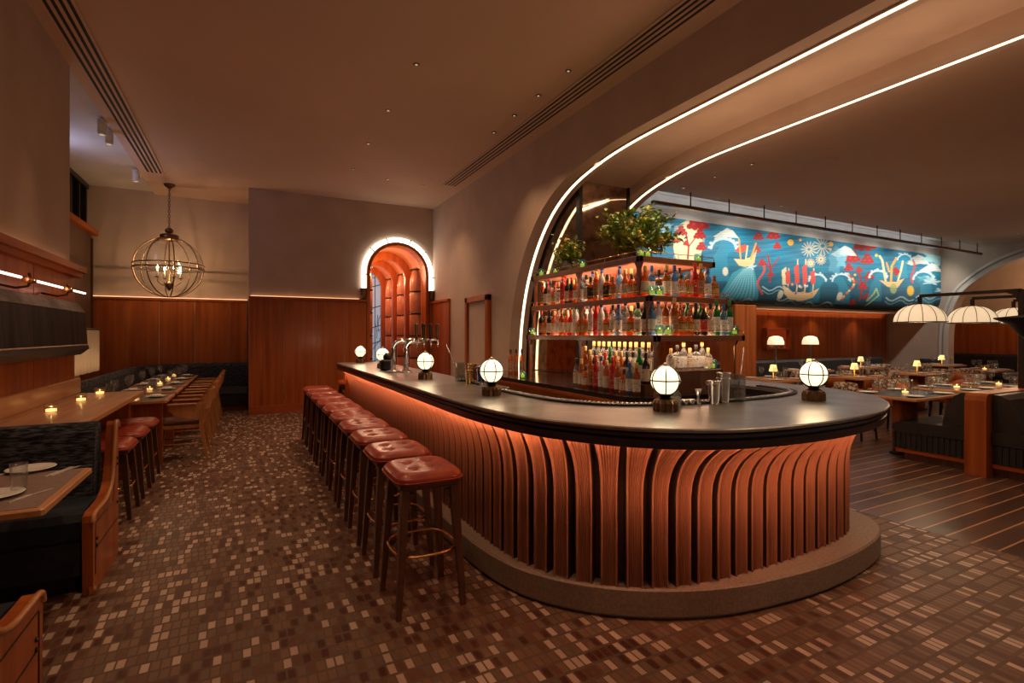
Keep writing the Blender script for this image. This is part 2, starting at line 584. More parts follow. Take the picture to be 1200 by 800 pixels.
# recessed light strips that follow the arches
for x, lab in ((3.83, 'slim warm light strip curving along the arch nearest the bar front'), (5.00, 'slim warm light strip curving along the arch nearest the dining room')):
    q0 = offset_prof(-.002); q1 = offset_prof(-.016)
    b = MB()
    k0 = 6
    rings = [[(x-.015,*q0[i]),(x-.015,*q1[i]),(x+.015,*q1[i]),(x+.015,*q0[i])] for i in range(k0, len(q0)-2)]
    b.loft(rings, True, True)
    t = b.build('light_strip', 'led_white'); tag(t, lab, 'light strip', 'light strips in the arches')
    b = MB()
    for s_ in (-1, 1):
        rings = [[(x+s_*.036,*q0[i]),(x+s_*.036,*q1[i]),(x+s_*.024,*q1[i]),(x+s_*.024,*q0[i])] for i in range(k0, len(q0)-2)]
        b.loft(rings, True, True)
    b.build('channel', 'plaster', t)

# dining room shell
b = MB(); b.box(5.15, 19.6, -2.5, 6.0, 3.74, 3.86); struct('ceiling_dining', b, 'plaster_ceiling')
b = MB(); b.box(5.15, 16.6, 6.0, 7.2, 4.0, 4.1); b.box(5.15, 16.6, 5.98, 6.0, 3.8, 4.05); b.box(5.15, 16.6, 6.86, 7.0, 3.58, 4.05)
struct('ceiling_cove', b, 'plaster_white')
b = MB(); b.box(5.1, 16.6, 7.10, 8.1, 2.10, 2.16); struct('ceiling_niche', b, 'plaster')
b = MB(); b.box(5.0, 16.6, 8.08, 8.2, 0, 2.2); struct('wall_niche', b, 'plaster')

# right wall arch
RP = catmull([(6.66,0,0),(6.66,.9,0),(6.63,1.77,0),(6.44,2.44,0),(6.14,2.82,0),(5.64,3.17,0),(5.1,3.38,0),(4.4,3.50,0),(3.6,3.54,0),(2.0,3.54,0)], 5)
RP = [(p[0], p[1]) for p in RP]
b = MB()
for (ya, za), (yb, zb) in zip(RP, RP[1:]):
    if abs(ya-yb) > 1e-4: b.add([(16.5,ya,za),(16.5,yb,zb),(16.5,yb,4.1),(16.5,ya,4.1)], [(0,1,2,3)])
b.add([(16.5,6.66,0),(16.5,8.2,0),(16.5,8.2,4.1),(16.5,6.66,4.1)], [(0,1,2,3)])
b.loft([[(16.5,y,z) for y,z in RP], [(16.8,y,z) for y,z in RP]], closed=False, smooth=True)
struct('wall_right', b, 'plaster')
for k, (d0, d1, h_) in enumerate(((.0, .09, .05), (.14, .20, .03))):
    b = MB()
    rings = []
    for i, (y, z) in enumerate(RP):
        a = RP[max(0,i-1)]; c = RP[min(len(RP)-1,i+1)]
        ty, tz = c[0]-a[0], c[1]-a[1]; l = math.hypot(ty,tz) or 1
        ny, nz = tz/l, -ty/l
        rings.append([(16.5,y+ny*d0,z+nz*d0),(16.5-h_,y+ny*d0,z+nz*d0),(16.5-h_,y+ny*d1,z+nz*d1),(16.5,y+ny*d1,z+nz*d1)])
    b.loft(rings, True, True); struct('trim_%d' % (k+1), b, 'plaster_white')
b = MB(); b.box(19.0, 19.2, -2.5, 8.2, 0, 3.8); struct('wall_far_right', b, 'plaster')
b = MB(); b.box(16.6, 19.2, 7.9, 8.1, 0, 3.8); struct('wall_alcove', b, 'plaster')

def wains(name, axis, a0, a1, fixed, z0, z1, seams, face=-1, th=.05, mat='wood_panel', cap=True, capmat=None):
    """wood wainscot: panels with narrow gaps, metal seams, top rail and skirting. axis: run direction"""
    cuts = [a0] + sorted(seams) + [a1]
    root = None
    b = MB(); sm = MB()
    f0, f1 = (fixed - th, fixed) if face < 0 else (fixed, fixed + th)
    for p, q in zip(cuts, cuts[1:]):
        g = .006
        if axis == 'x': b.box(p+g, q-g, f0, f1, z0, z1)
        else: b.box(f0, f1, p+g, q-g, z0, z1)
    o = struct(name, b, mat)
    fm = (f0 + .012 if face < 0 else f1 - .012)
    for c in cuts[1:-1]:
        if axis == 'x': sm.box(c-.007, c+.007, min(fm, fixed), max(fm, fixed), z0, z1)
        else: sm.box(min(fm, fixed), max(fm, fixed), c-.007, c+.007, z0, z1)
    if len(cuts) > 2: sm.build('seam_strip', 'seam', o)
    tr = MB()
    e = .03
    g0, g1 = (f0 - e, fixed) if face < 0 else (fixed, f1 + e)
    h0, h1 = (f0 - .02, fixed) if face < 0 else (fixed, f1 + .02)
    if axis == 'x':
        if cap: tr.box(a0, a1, g0, g1, z1, z1+.045)
        if z0 < .3: tr.box(a0, a1, h0, h1, 0, .16)
    else:
        if cap: tr.box(g0, g1, a0, a1, z1, z1+.045)
        if z0 < .3: tr.box(h0, h1, a0, a1, 0, .16)
    if tr.v: tr.build('rail', {'x': 'wood_panel_x', 'y': 'wood_panel_y'}[axis], o)
    return o
wains('trim_3', 'x', -2.78, .0, 12.2, 0, 2.18, [-2.1,-1.55,-.95,-.35], -1)
wains('trim_4', 'x', .02, AX-AR-.06, 10.8, 0, 2.18, [.62, 1.22, 1.75], -1, th=.08)
wains('trim_5', 'x', AX+AR+.06, 3.6, 10.8, 0, 2.18, [], -1, th=.06)
wains('trim_6', 'y', 9.70, 10.74, 3.64, 0, 2.18, [10.2], -1, th=.04)
wains('trim_7', 'y', -2.4, 6.74, -1.63, 0, 2.12, [2.1,3.0,3.9,4.75,5.6], 1, th=.05)
b = MB(); b.box(-1.63, -1.50, -2.4, 6.82, 2.14, 2.20); b.box(-1.63, -1.53, -2.4, 6.80, 2.09, 2.14)
struct('trim_8', b, 'wood_panel_y')
wains('trim_9', 'x', 8.5, 16.3, 8.08, 0, 2.04, [9.3,9.9,10.5,11.1,11.9,12.7,13.9,15.1], -1)
wains('trim_10', 'x', 5.2, 8.5, 8.08, 0, 2.04, [5.9,6.6,7.3,8.0], -1)
wains('trim_11', 'y', 0, 7.9, 19.0, 0, 1.95, [1,2,3,3.9,4.8,5.7,6.6,7.3], -1)
b = MB(); b.rbox(8.57, 9.2, 6.9, 7.3, 0, 2.10, .02); struct('column_wood', b, 'wood_panel')
b = MB(); b.rbox(8.50, 9.27, 6.83, 7.37, 0, .14, .015); b.build('base', 'wood_panel_x', bpy.data.objects['column_wood'])
# seam coves: thin warm light lines on top of the wainscots
for nm, p in (('back', (.05, AX-AR-.2, 10.755, 10.785, 2.228, 2.24)), ('recess', (-2.7, .0, 12.14, 12.17, 2.228, 2.24))):
    b = MB(); b.box(*p); t = b.build('cove_light', 'led_cove'); tag(t, 'thin warm light line along the top of the %s wall panelling' % nm, 'light strip', 'panelling light lines')
b = MB(); b.box(-1.60, -1.57, -2, 6.7, 2.205, 2.215); t = b.build('cove_light', 'led_cove'); tag(t, 'thin warm light line above the left wall cornice', 'light strip', 'panelling light lines')

# window high on the far left, with blind
b = MB(); b.box(-2.80, -2.74, 10.6, 12.1, 3.55, 4.25)
w = struct('window_1', b, 'slot_black')
b = MB()
for y in (10.6, 11.1, 11.6, 12.04): b.box(-2.76, -2.66, y, y+.07, 3.5, 4.3)
for z in (3.45, 4.22): b.box(-2.76, -2.64, 10.55, 12.15, z, z+.09)
b.build('window_frame', 'dark_metal', w)
b = MB(); b.rbox(-2.78, -2.50, 8.6, 12.16, 3.36, 3.46, .01); struct('trim_12', b, 'wood_panel_y')
b = MB(); b.box(-2.77, -2.6, 9.2, 12.1, 1.0, 3.36)
t = b.build('window_blind', 'woven_blind'); tag(t, 'dark slatted wood blind below the high window at far left', 'blind')
b = MB(); b.box(-2.60, -2.57, 12.08, 12.11, 1.6, 3.3); 
b.build('edge_rail', 'bronze', t)

# niche passage behind back arch
b = MB()
op = arch_pts(AR)
b.loft([[(x,10.99,z) for x,z in op], [(x,14.6,z) for x,z in op]], closed=False, smooth=True)
struct('wall_passage', b, 'copper_leather')
b = MB()
fr0, fr1 = arch_pts(AR+.045), arch_pts(AR-.02)
b.loft([[(x,10.74,z) for x,z in fr0], [(x,10.74,z) for x,z in fr1], [(x,11.05,z) for x,z in fr1]], closed=False)
b.loft([[(x,10.74,z) for x,z in fr0], [(x,10.8,z) for x,z in fr0]], closed=False)
struct('trim_13', b, 'wood_panel')
for k, y in enumerate((11.84, 13.0, 14.25)):
    b = MB()
    o_, i_ = arch_pts(AR+.02), arch_pts(AR-.17)
    b.loft([[(x,y,z) for x,z in o_],[(x,y,z) for x,z in i_],[(x,y+.13,z) for x,z in i_],[(x,y+.13,z) for x,z in o_]], closed=False)
    struct('trim_%d' % (14+k), b, 'wood_panel')
for k, y in enumerate((11.36, 12.47, 13.66)):
    for sgn in (-1, 1):
        x = AX + sgn*(AR-.03)
        b = MB()
        prof = [(.17,0)]
        for q in range(5):
            z = .5*q
            prof += [(.17,z+.05),(.17,z+.44),(.155,z+.46),(.155,z+.49)]
        prof += [(.17,2.55),(.16,2.75),(.11,2.95),(.04,3.05)]
        b.lathe(prof, x, y, 0, 20)
        c = struct('column_%s' % ['front','middle','rear'][k] + ('_left' if sgn < 0 else '_right'), b, 'copper_leather')
        b = MB()
        for q in range(6):
            b.lathe([(.176,0),(.176,.025)], x, y, .5*q+.465, 20)
        b.build('band', 'dark_metal', c)
# leaded window at the end of the passage
b = MB(); b.prism_y(arch_pts(AR+.1, z0=.0), 14.58, 14.62)
w = struct('window_2', b, 'leaded_glass')
b = MB(); rr = random.Random(3)
for k in range(26):
    x = rr.uniform(2.35, 3.35); z = rr.uniform(.3, 3.2)
    pts = [(x,14.57,z)]
    a = rr.uniform(0, PI)
    for q in range(5):
        a += rr.uniform(-.5,.5); pts.append((pts[-1][0]+.1*cos(a),14.57,pts[-1][2]+.1*sin(a)))
    b.tube(pts, .008, 5)
for z in (.8, 1.3, 1.75, 2.3, 2.9): b.tube([(2.3,14.57,z),(2.6,14.57,z+.05),(3.1,14.57,z-.06),(3.45,14.57,z+.05)], .012, 5)
for x in (2.6, 3.2): b.tube([(x,14.57,0),(x,14.57,3.3)], .01, 5)
b.build('leading', 'black_metal', w)

# halo light round the arch
t = thing('halo_light', 'glowing white arched light ring around the niche on the back wall', 'wall light', (AX,10.8,2.46))
h0, h1 = arch_pts(AR+.06, z0=2.46), arch_pts(AR+.145, z0=2.46)
b = MB(); b.loft([[(x,10.755,z) for x,z in h0],[(x,10.755,z) for x,z in h1],[(x,10.79,z) for x,z in h1],[(x,10.79,z) for x,z in h0]], closed=False)
b.build('light_ring', 'led_halo', t, True)
for i in (4, 7, 11, 14):
    b = MB(); a = PI - PI*i/18
    p = lambda r: (AX+r*cos(a), 10.735, ASP+r*sin(a))
    b.tube([p(AR+.05), p(AR+.16)], .013, 6); b.build('clip', 'black_metal', t, True)
for s_ in (-1, 1):
    b = MB(); b.tube([(AX+s_*(AR+.05),10.735,2.75),(AX+s_*(AR+.16),10.735,2.75)], .013, 6); b.build('clip', 'black_metal', t, True)
    b = MB(); b.lathe([(.03,0),(.045,.06),(.07,.22),(.072,.24)], AX+s_*(AR+.108), 10.74, 2.22, 12); b.build('holder', 'bronze', t, True)

# framed door on arch wall
b = MB(); b.box(3.605, 3.64, 7.86, 8.66, .0, 2.08)
d = struct('door_1', b, 'plaster')
b = MB()
for (y0, y1, z0, z1) in ((7.76,7.86,0,2.18),(8.66,8.76,0,2.18),(7.76,8.76,2.08,2.18)): b.rbox(3.56, 3.64, y0, y1, z0, z1, .008)
b.build('door_frame', 'wood_panel', d)

# ================================================================== mirrored pier
b = MB(); b.box(4.0, 4.84, 5.72, 7.2, 0, 3.80); pier = struct('column_mirrored', b, 'wood_dark')
b = MB()
# left mirror panel (x = 4.0) cut to the arch curve
ys = [5.75 + i*(7.05-5.75)/16 for i in range(17)]
def prof_z(y, d=-.02):
    pr = offset_prof(d)
    for (ya, za), (yb, zb) in zip(pr, pr[1:]):
        if ya <= y <= yb: return za + (zb-za)*(y-ya)/(yb-ya+1e-9)
    return 1.4
tops = [max(.96, prof_z(y)) for y in ys]
for (ya, za), (yb, zb) in zip(zip(ys,tops), zip(ys[1:],tops[1:])):
    b.add([(3.985,ya,.96),(3.985,yb,.96),(3.985,yb,zb),(3.985,ya,za)], [(0,1,2,3)])
b.build('mirror_panel', 'antique_mirror', pier)
b = MB(); b.box(4.03, 4.82, 5.70, 5.705, .96, 3.68); b.build('mirror_panel', 'antique_mirror', pier)
b = MB()
b.tube([(3.985,ya,za) for ya,za in zip(ys,tops)], .013, 4)
b.box(3.975, 4.03, 5.685, 5.76, .9, 3.70); b.box(4.81, 4.85, 5.685, 5.72, .9, 3.72); b.box(4.0, 4.85, 5.685, 5.72, 3.67, 3.71)
b.build('mirror_frame', 'dark_metal', pier)

# ================================================================== ceiling fittings
def slot_vent(x0, x1, y0, y1, lab):
    t = thing('ceiling_vent', lab, 'air vent', ((x0+x1)/2, (y0+y1)/2, CEIL), 0, 'linear slot vents in the ceiling')
    b = MB(); b.box(x0, x1, y0, y1, CEIL-.012, CEIL-.002); b.build('backing', 'slot_black', t, True)
    n = 4; w = (x1-x0)/n
    b = MB()
    for i in range(n+1):
        x = x0 + i*w; b.box(x-.014, x+.014, y0, y1, CEIL-.018, CEIL-.004)
    b.box(x0-.014, x1+.014, y1, y1+.02, CEIL-.018, CEIL-.004)
    b.build('blade', 'plaster_ceiling', t, True)
slot_vent(-1.52, -1.28, .6, 10.5, 'long dark slot vent in the ceiling above the left wall')
slot_vent(3.20, 3.44, -.5, 8.9, 'long dark slot vent in the ceiling beside the bar arch')
f_, a_ = 597., YAW
def atz(u, v, z):
    x = (u-600)/f_; q = -(v-392)/f_; t = (z-1.5)/q
    return (sin(a_)+x*cos(a_))*t, (cos(a_)-x*sin(a_))*t
DL = [(488,75),(455,129),(431.7,168),(414,197.7),(454,210),(496,216.7),(666,82.7),(631,111.7),(602.7,135),(578.7,155)]
b0 = MB(); b0.lathe([(.034,0),(.034,-.004),(.024,-.006)], seg=20); dl_ring = b0.mesh('trim_ring', 'bronze')
b1 = MB(); b1.lathe([(.014,-.0075),(.014,-.0065)], seg=16); dl_glow = b1.mesh('lens', 'downlight_glow')
def downlight(x, y, z, lab, grp, n):
    t = thing('downlight', lab, 'downlight', (x, y, z-.001), 0, grp)
    for me, nm in ((dl_ring, 'trim_ring'), (dl_glow, 'lens')):
        o = bpy.data.objects.new(nm, me); COL.objects.link(o); o.parent = t
for i, (u, v) in enumerate(DL):
    x, y = atz(u, v, CEIL)
    where = 'row over the stools' if i < 6 else 'row beside the right slot vent'
    k = i if i < 6 else i-6
    downlight(x, y, CEIL, 'tiny recessed ceiling downlight, %s from the camera in the %s' % (ORD[k], where), 'recessed downlights', i)
for i, (u, v) in enumerate([(881,192),(837.5,207),(801,219.6),(915,241),(1158,286),(1193,273)]):
    x, y = atz(u, v, 3.74)
    if x > 16.2: x = 16.0
    downlight(x, y, 3.74, ['tiny recessed downlight nearest the arch in the dining ceiling','second tiny downlight in the dining ceiling row by the arch','third tiny downlight in the dining ceiling row by the arch','tiny dining ceiling downlight in front of the mural rail','tiny dining ceiling downlight near the mural corner','tiny dining ceiling downlight at the right edge'][i], 'dining room downlights', i)
x, y = atz(969, 188, 3.74)
b = MB(); b.lathe([(.12,0),(.12,-.006),(.10,-.012)], x, y, 3.74, 28); t = b.build('ceiling_speaker', 'plaster_ceiling'); tag(t, 'round flush speaker in the dining room ceiling', 'speaker')
# track spots near left window
for i, (u, v) in enumerate([(120,140),(128,152),(161,199)]):
    x, y = atz(u, v, 4.3)
    x = min(x, -1.68)
    t = thing('spotlight', ['white cylinder ceiling spotlight nearest the left wall corner','white cylinder ceiling spotlight just behind the nearest one','white cylinder ceiling spotlight closest to the back recess'][i], 'spotlight', (x,y,4.32), 0, 'white cylinder spotlights')
    b = MB(); b.lathe([(.045,-.22),(.05,-.20),(.05,-.03),(.045,-.02)], seg=16); b.build('body', 'white_ceramic', t)
    b = MB(); b.lathe([(.012,-.03),(.012,0)], seg=8); b.build('stem', 'white_ceramic', t)
    b = MB(); b.lathe([(.03,-.223),(.03,-.221)], seg=12); b.build('lens', 'downlight_glow', t)

# ================================================================== bar
C_OUT = catmull([(1.2,8.15,0),(1.2,7,0),(1.2,5.5,0),(1.2,4.2,0),(1.2,3.4,0),(1.215,2.9,0),(1.27,2.48,0),(1.39,2.13,0),(1.60,1.83,0),(1.88,1.635,0),(2.2,1.545,0),(2.6,1.52,0),(3.0,1.555,0),(3.4,1.665,0),(3.75,1.85,0),(4.02,2.12,0),(4.18,2.48,0),(4.23,2.95,0),(4.23,3.34,0)], 8)
C_IN = catmull([(1.90,8.15,0),(1.90,7,0),(1.90,5.5,0),(1.88,4.6,0),(1.83,3.9,0),(1.79,3.4,0),(1.82,2.92,0),(1.90,2.67,0),(2.05,2.49,0),(2.3,2.39,0),(2.65,2.34,0),(2.94,2.33,0),(3.3,2.36,0),(3.55,2.45,0),(3.69,2.63,0),(3.74,2.96,0),(3.74,3.34,0)], 8)
S_BASE = catmull([(1.43,8.0,0),(1.43,6,0),(1.43,4.4,0),(1.43,3.6,0),(1.43,3.05,0),(1.46,2.70,0),(1.56,2.42,0),(1.74,2.20,0),(1.98,2.06,0),(2.3,1.99,0),(2.7,1.975,0),(3.05,1.985,0),(3.35,2.01,0),(3.62,2.08,0),(3.80,2.25,0),(3.86,2.55,0),(3.86,3.3,0)], 8)
P_OUT = catmull([(1.28,8.05,0),(1.28,6,0),(1.28,4.4,0),(1.28,3.4,0),(1.30,2.93,0),(1.37,2.60,0),(1.50,2.36,0),(1.70,2.15,0),(1.95,1.99,0),(2.25,1.87,0),(2.6,1.81,0),(3.0,1.785,0),(3.4,1.815,0),(3.75,1.89,0),(3.98,2.02,0),(4.09,2.22,0),(4.12,2.6,0),(4.12,3.3,0)], 8)
P_IN = catmull([(1.50,8.05,0),(1.50,6,0),(1.50,4.4,0),(1.50,3.4,0),(1.52,3.0,0),(1.6,2.7,0),(1.7,2.48,0),(1.88,2.3,0),(2.1,2.2,0),(2.4,2.12,0),(2.7,2.1,0),(3.0,2.1,0),(3.35,2.12,0),(3.6,2.2,0),(3.72,2.35,0),(3.76,2.6,0),(3.78,3.3,0)], 8)
NB = 160
co, _ = resample(C_OUT, NB); ci, _ = resample(C_IN, NB)
def inset(path, d):
    out = []
    n = len(path)
    for i, p in enumerate(path):
        a = Vector(path[max(0,i-1)]); c = Vector(path[min(n-1,i+1)]); t = (c-a).normalized()
        nn = Vector((-t.y, t.x, 0))   # left of travel = inside (toward well)
        out.append((p[0]+nn.x*d, p[1]+nn.y*d, 0))
    return out
bar = thing('bar_counter', 'long curved bar with dark metal top and ribbed wooden front', 'bar', (2.6,2.9,0))
def shell(sec):   # sec: list of (path, z)
    b = MB(); b.loft([[ (p[i][0],p[i][1],z) for p,z in sec] for i in range(NB)], True, True); return b
b = shell([(inset(co,.012),1.045),(co,1.052),(co,1.064),(inset(co,.008),1.07),(ci,1.07),(ci,1.045)])
b.build('countertop', 'counter_metal', bar, True)
b = shell([(inset(co,.03),1.045),(inset(co,.008),1.042),(inset(co,.006),1.028),(inset(co,.022),1.022),(inset(co,.020),1.018),(inset(co,.012),1.012),(inset(co,.014),.990),(inset(co,.020),.971),(inset(co,.058),.971),(inset(co,.058),.975),(inset(co,.042),.975),(inset(co,.042),.992),(inset(ci,-.02),.992),(inset(ci,-.02),1.045)])  # inward lip at the bottom is an unseen shield shaped to cut the LED light
b.build('edge_moulding', 'counter_edge', bar, True)
po, _ = resample(P_OUT, NB); pi_, _ = resample(P_IN, NB)
b = shell([(inset(po,.02),0),(inset(po,.02),.02),(po,.022),(po,.155),(inset(po,.01),.165),(pi_,.165),(pi_,0)])
b.build('plinth', 'stone_plinth', bar, True)
# ribs
_, slen0 = resample(S_BASE, 10)
NR = int(slen0/.122)
sb, slen = resample(S_BASE, NR)
cin, _ = resample(C_OUT, 700)
FL = []
for i in range(15):
    z = .165 + (.990-.165)*i/14
    t = max(0, (z-.60)/(.990-.60))
    FL.append((t**2.6, z))       # unit flare outwards
RIBM = {}
def rib_mesh(fl, wt):
    wt = round(wt/.003)*.003
    key = (round(fl/.02), wt)
    if key in RIBM: return RIBM[key]
    fl = key[0]*.02
    xs_ = []
    w = .044
    nfl = 6
    sec = [(-w, .035), (-w, -.052), (-w+.003, -.060), (-w+.007, -.060), (-w+.0095, -.048)]
    for k in range(nfl):
        x0_ = -w+.010 + k*(2*w-.020)/nfl; x1_ = -w+.010 + (k+1)*(2*w-.020)/nfl
        sec += [(x0_+.001, -.047), (x0_+.0035, -.038), (x1_-.0035, -.038), (x1_-.001, -.047)]
    sec += [(w-.0095, -.048), (w-.007, -.060), (w-.003, -.060), (w, -.052), (w, .035)]
    m = MB()
    m.loft([[(x*(1+(wt/w-1)*u_), y - fl*u_, z) for x, y in sec] for u_, z in FL], True, True)
    me_ = m.mesh('rib', 'wood_slat')
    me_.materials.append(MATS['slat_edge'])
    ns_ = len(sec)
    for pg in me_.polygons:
        if pg.index < ns_*(len(FL)-1) and pg.index % ns_ in (0, ns_-2, ns_-1): pg.material_index = 1  # side faces coloured dark so the rib gaps read as shaded
    RIBM[key] = me_
    return RIBM[key]
FLARE = []; NOUT = []
for i, p in enumerate(sb):
    a = Vector(sb[max(0,i-1)]); c = Vector(sb[min(NR-1,i+1)]); t = (c-a).normalized()
    nout = Vector((t.y, -t.x, 0))
    best = 9
    P0 = Vector(p)
    for q in cin:
        dq = Vector(q) - P0
        al = dq.dot(nout); pe = abs(dq.dot(t))
        if al > 0 and pe < .03 and al < best: best = al
    if best > 1: best = .3
    FLARE.append(max(.02, best - .085 - .047)); NOUT.append(nout)
for i, p in enumerate(sb):
    fl = sum(FLARE[max(0,i-2):i+3])/len(FLARE[max(0,i-2):i+3])
    nout = NOUT[i]
    tp = [Vector(sb[k_]) + NOUT[k_]*(FLARE[k_]+.047) for k_ in (max(0,i-1), i, min(NR-1,i+1))]
    sp = max((tp[1]-tp[0]).length, (tp[2]-tp[1]).length) if 0 < i < NR-1 else .122
    wt = max(.044, min(.080, sp*.40))
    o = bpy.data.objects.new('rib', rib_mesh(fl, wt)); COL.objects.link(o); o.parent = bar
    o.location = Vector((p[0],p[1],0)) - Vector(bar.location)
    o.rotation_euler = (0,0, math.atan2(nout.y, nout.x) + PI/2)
# dark backing between the ribs, following the same flare
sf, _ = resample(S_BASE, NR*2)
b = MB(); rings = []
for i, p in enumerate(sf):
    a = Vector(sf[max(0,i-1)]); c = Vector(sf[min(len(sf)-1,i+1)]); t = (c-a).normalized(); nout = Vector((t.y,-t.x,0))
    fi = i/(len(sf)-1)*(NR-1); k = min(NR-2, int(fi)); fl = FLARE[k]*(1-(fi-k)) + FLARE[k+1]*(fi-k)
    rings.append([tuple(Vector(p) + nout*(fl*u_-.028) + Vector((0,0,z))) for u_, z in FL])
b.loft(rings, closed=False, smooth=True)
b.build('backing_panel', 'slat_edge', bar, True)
# inner carcass wall toward the well
b = shell([(inset(ci,-.06),0),(inset(ci,-.06),.99),(inset(ci,-.10),.99),(inset(ci,-.10),0)])
b.build('inner_panel', 'wood_dark', bar, True)
# far end closing board
b = MB(); b.box(1.32, 1.86, 8.0, 8.06, 0, .99); b.build('end_panel', 'wood_panel', bar, True)
# led line under the counter edge
b = MB()
l0 = inset(co,.052)
b.tube([(x,y,.987) for x,y,_ in l0], .004, 8)
b.build('light_strip', 'led_orange', bar, True)
# perforated bar mat along the well
mid = ci[40:152]
b = MB()
m0, m1 = inset(ci,-.10), inset(ci,-.02)
b.loft([[(m0[i][0],m0[i][1],1.071),(m1[i][0],m1[i][1],1.071),(m1[i][0],m1[i][1],1.082),(m0[i][0],m0[i][1],1.082)] for i in range(70,150)], True, True)
t = b.build('bar_mat', 'black_metal'); tag(t, 'dark rubber service mat along the inner edge of the bar top', 'bar mat')
b = MB(); rows, _ = resample(inset(ci,-.06)[70:150], 150)
for i, p in enumerate(rows):
    for dx in (-.022, .022): 
        b.lathe([(.009,0),(.009,.006)], p[0]+dx*.6, p[1]+dx*.6, 1.081, 6)
o = b.build('nub', 'steel', t); o['kind'] = 'stuff'

# ------------------------------------------------------------------ stools
def make_stool(name, label, H):
    t = thing(name, label, 'bar stool')
    b = MB(); n = 22; W, D = .187, .212
    rings = []
    pad = .058
    def top(u, v):
        e = max(abs(u), abs(v))
        edge = (1 - max(0, (e-.78)/.22)**2.2*.45)
        z = edge
        for a in (-.36, .36):
            for c in (-.36, .36):
                z -= .30*math.exp(-((u-a)**2+(v-c)**2)/.014)
        k_ = math.exp(-max(0, e-.30)/.45)
        z -= .05*k_*(math.exp(-(u-.36)**2/.006) + math.exp(-(u+.36)**2/.006) + math.exp(-(v-.36)**2/.006) + math.exp(-(v+.36)**2/.006))
        return z
    def rs(u, v):   # square to rounded square
        e_ = max(abs(u), abs(v))
        if e_ < 1e-6: return 0.0, 0.0
        th = math.atan2(v, u); c_, s_ = cos(th), sin(th)
        B = 1/((abs(c_)**5+abs(s_)**5)**.2)
        return W*e_*c_*B, D*e_*s_*B
    vs, fs = [], []
    for i in range(n+1):
        for j in range(n+1):
            u = -1+2*i/n; v = -1+2*j/n
            x, y = rs(u, v)
            vs.append((x, y, H-pad+pad*top(u, v)))
    for i in range(n):
        for j in range(n):
            q = i*(n+1)+j; fs.append((q, q+1, q+n+2, q+n+1))
    b.add(vs, fs, True)
    per = [(i,0) for i in range(n+1)] + [(n,j) for j in range(1,n+1)] + [(i,n) for i in range(n-1,-1,-1)] + [(0,j) for j in range(n-1,0,-1)]
    r0 = [vs[i*(n+1)+j] for i, j in per]
    r1 = [(x*1.035, y*1.035, H-pad*.75) for x,y,z in r0]
    r2 = [(x*1.0, y*1.0, H-pad*1.02) for x,y,z in r0]
    r3 = [(x*.92, y*.92, H-pad*1.08) for x,y,z in r0]
    b.loft([r0,r1,r2,r3], True, False, True)
    b.build('seat', 'leather_red', t)
    sb_ = MB(); sb_.tube([(x*1.04,y*1.04,H-pad*.78) for x,y,z in r0], .004, 5, closed=True); sb_.build('piping', 'leather_red', t.children[0])
    for a in (-.36,.36):
        for c in (-.36,.36):
            x, y = rs(a, c); q = MB(); q.lathe([(.009,0),(.008,.004),(.003,.006)], x, y, H-pad*.25, 8); q.build('button', 'leather_red', t.children[0])
    b = MB(); b.rbox(-.170, .170, -.190, .190, H-.092, H-.056, .03); b.build('seat_frame', 'wood_stool', t)
    for sx in (-1,1):
        for sy in (-1,1):
            b = MB()
            b.loft([[(sx*.135+dx*.021, sy*.145+dy*.021, H-.085) for dx,dy in ((-1,-1),(1,-1),(1,1),(-1,1))],
                    [(sx*.145+dx*.022, sy*.150+dy*.022, H-.20) for dx,dy in ((-1,-1),(1,-1),(1,1),(-1,1))],
                    [(sx*.182+dx*.014, sy*.182+dy*.014, 0) for dx,dy in ((-1,-1),(1,-1),(1,1),(-1,1))]], True, True)
            # curved bracket into the frame
            b.loft([[(sx*.135-sx*k_*.05, sy*.145+dy*.012, H-.115-d_) for k_, d_, dy in ((0,0,-1),(1,0,-1),(0,.09,-1))], [(sx*.135-sx*k_*.05, sy*.145+dy*.012, H-.115-d_) for k_, d_, dy in ((0,0,1),(1,0,1),(0,.09,1))]], True, True)
            b.build('leg', 'wood_stool', t)
    zr = .31*H/.76 
    b = MB(); pts = []
    for i in range(40):
        a = 2*PI*i/40
        c_, s__ = cos(a), sin(a)
        k = 1/((abs(c_)**3.2+abs(s__)**3.2)**(1/3.2))
        pts.append((.176*c_*k, .182*s__*k, zr))
    b.tube(pts, .0085, 8, closed=True); b.build('foot_ring', 'brass', t)
    return t
st0 = make_stool('bar_stool', 'red tufted leather bar stool nearest the camera', .76)
st0['group'] = 'red leather stools along the bar'
for i in range(10):
    y = 2.83 + .54*i
    if i == 0: st0.location = (.885, y, 0)
    else: dup(st0, (.885, y, 0), 0, 'red tufted leather bar stool, %s from the camera in the row along the bar' % ORD[i])
dup(st0, (1.50, 8.62, 0), 0, 'red leather bar stool tucked at the far end of the bar')
ls = make_stool('low_stool', 'red leather counter stool nearest the booth under the wooden ledge', .62)
ls['group'] = 'red stools at the wooden wall ledge'
for i, y in enumerate((5.28, 5.88, 6.46)):
    if i == 0: ls.location = (-1.03, y, 0)
    else: dup(ls, (-1.03, y, 0), 0, ['', 'middle red leather counter stool of the three at the wooden ledge', 'red leather counter stool nearest the dining chairs at the wooden ledge'][i])

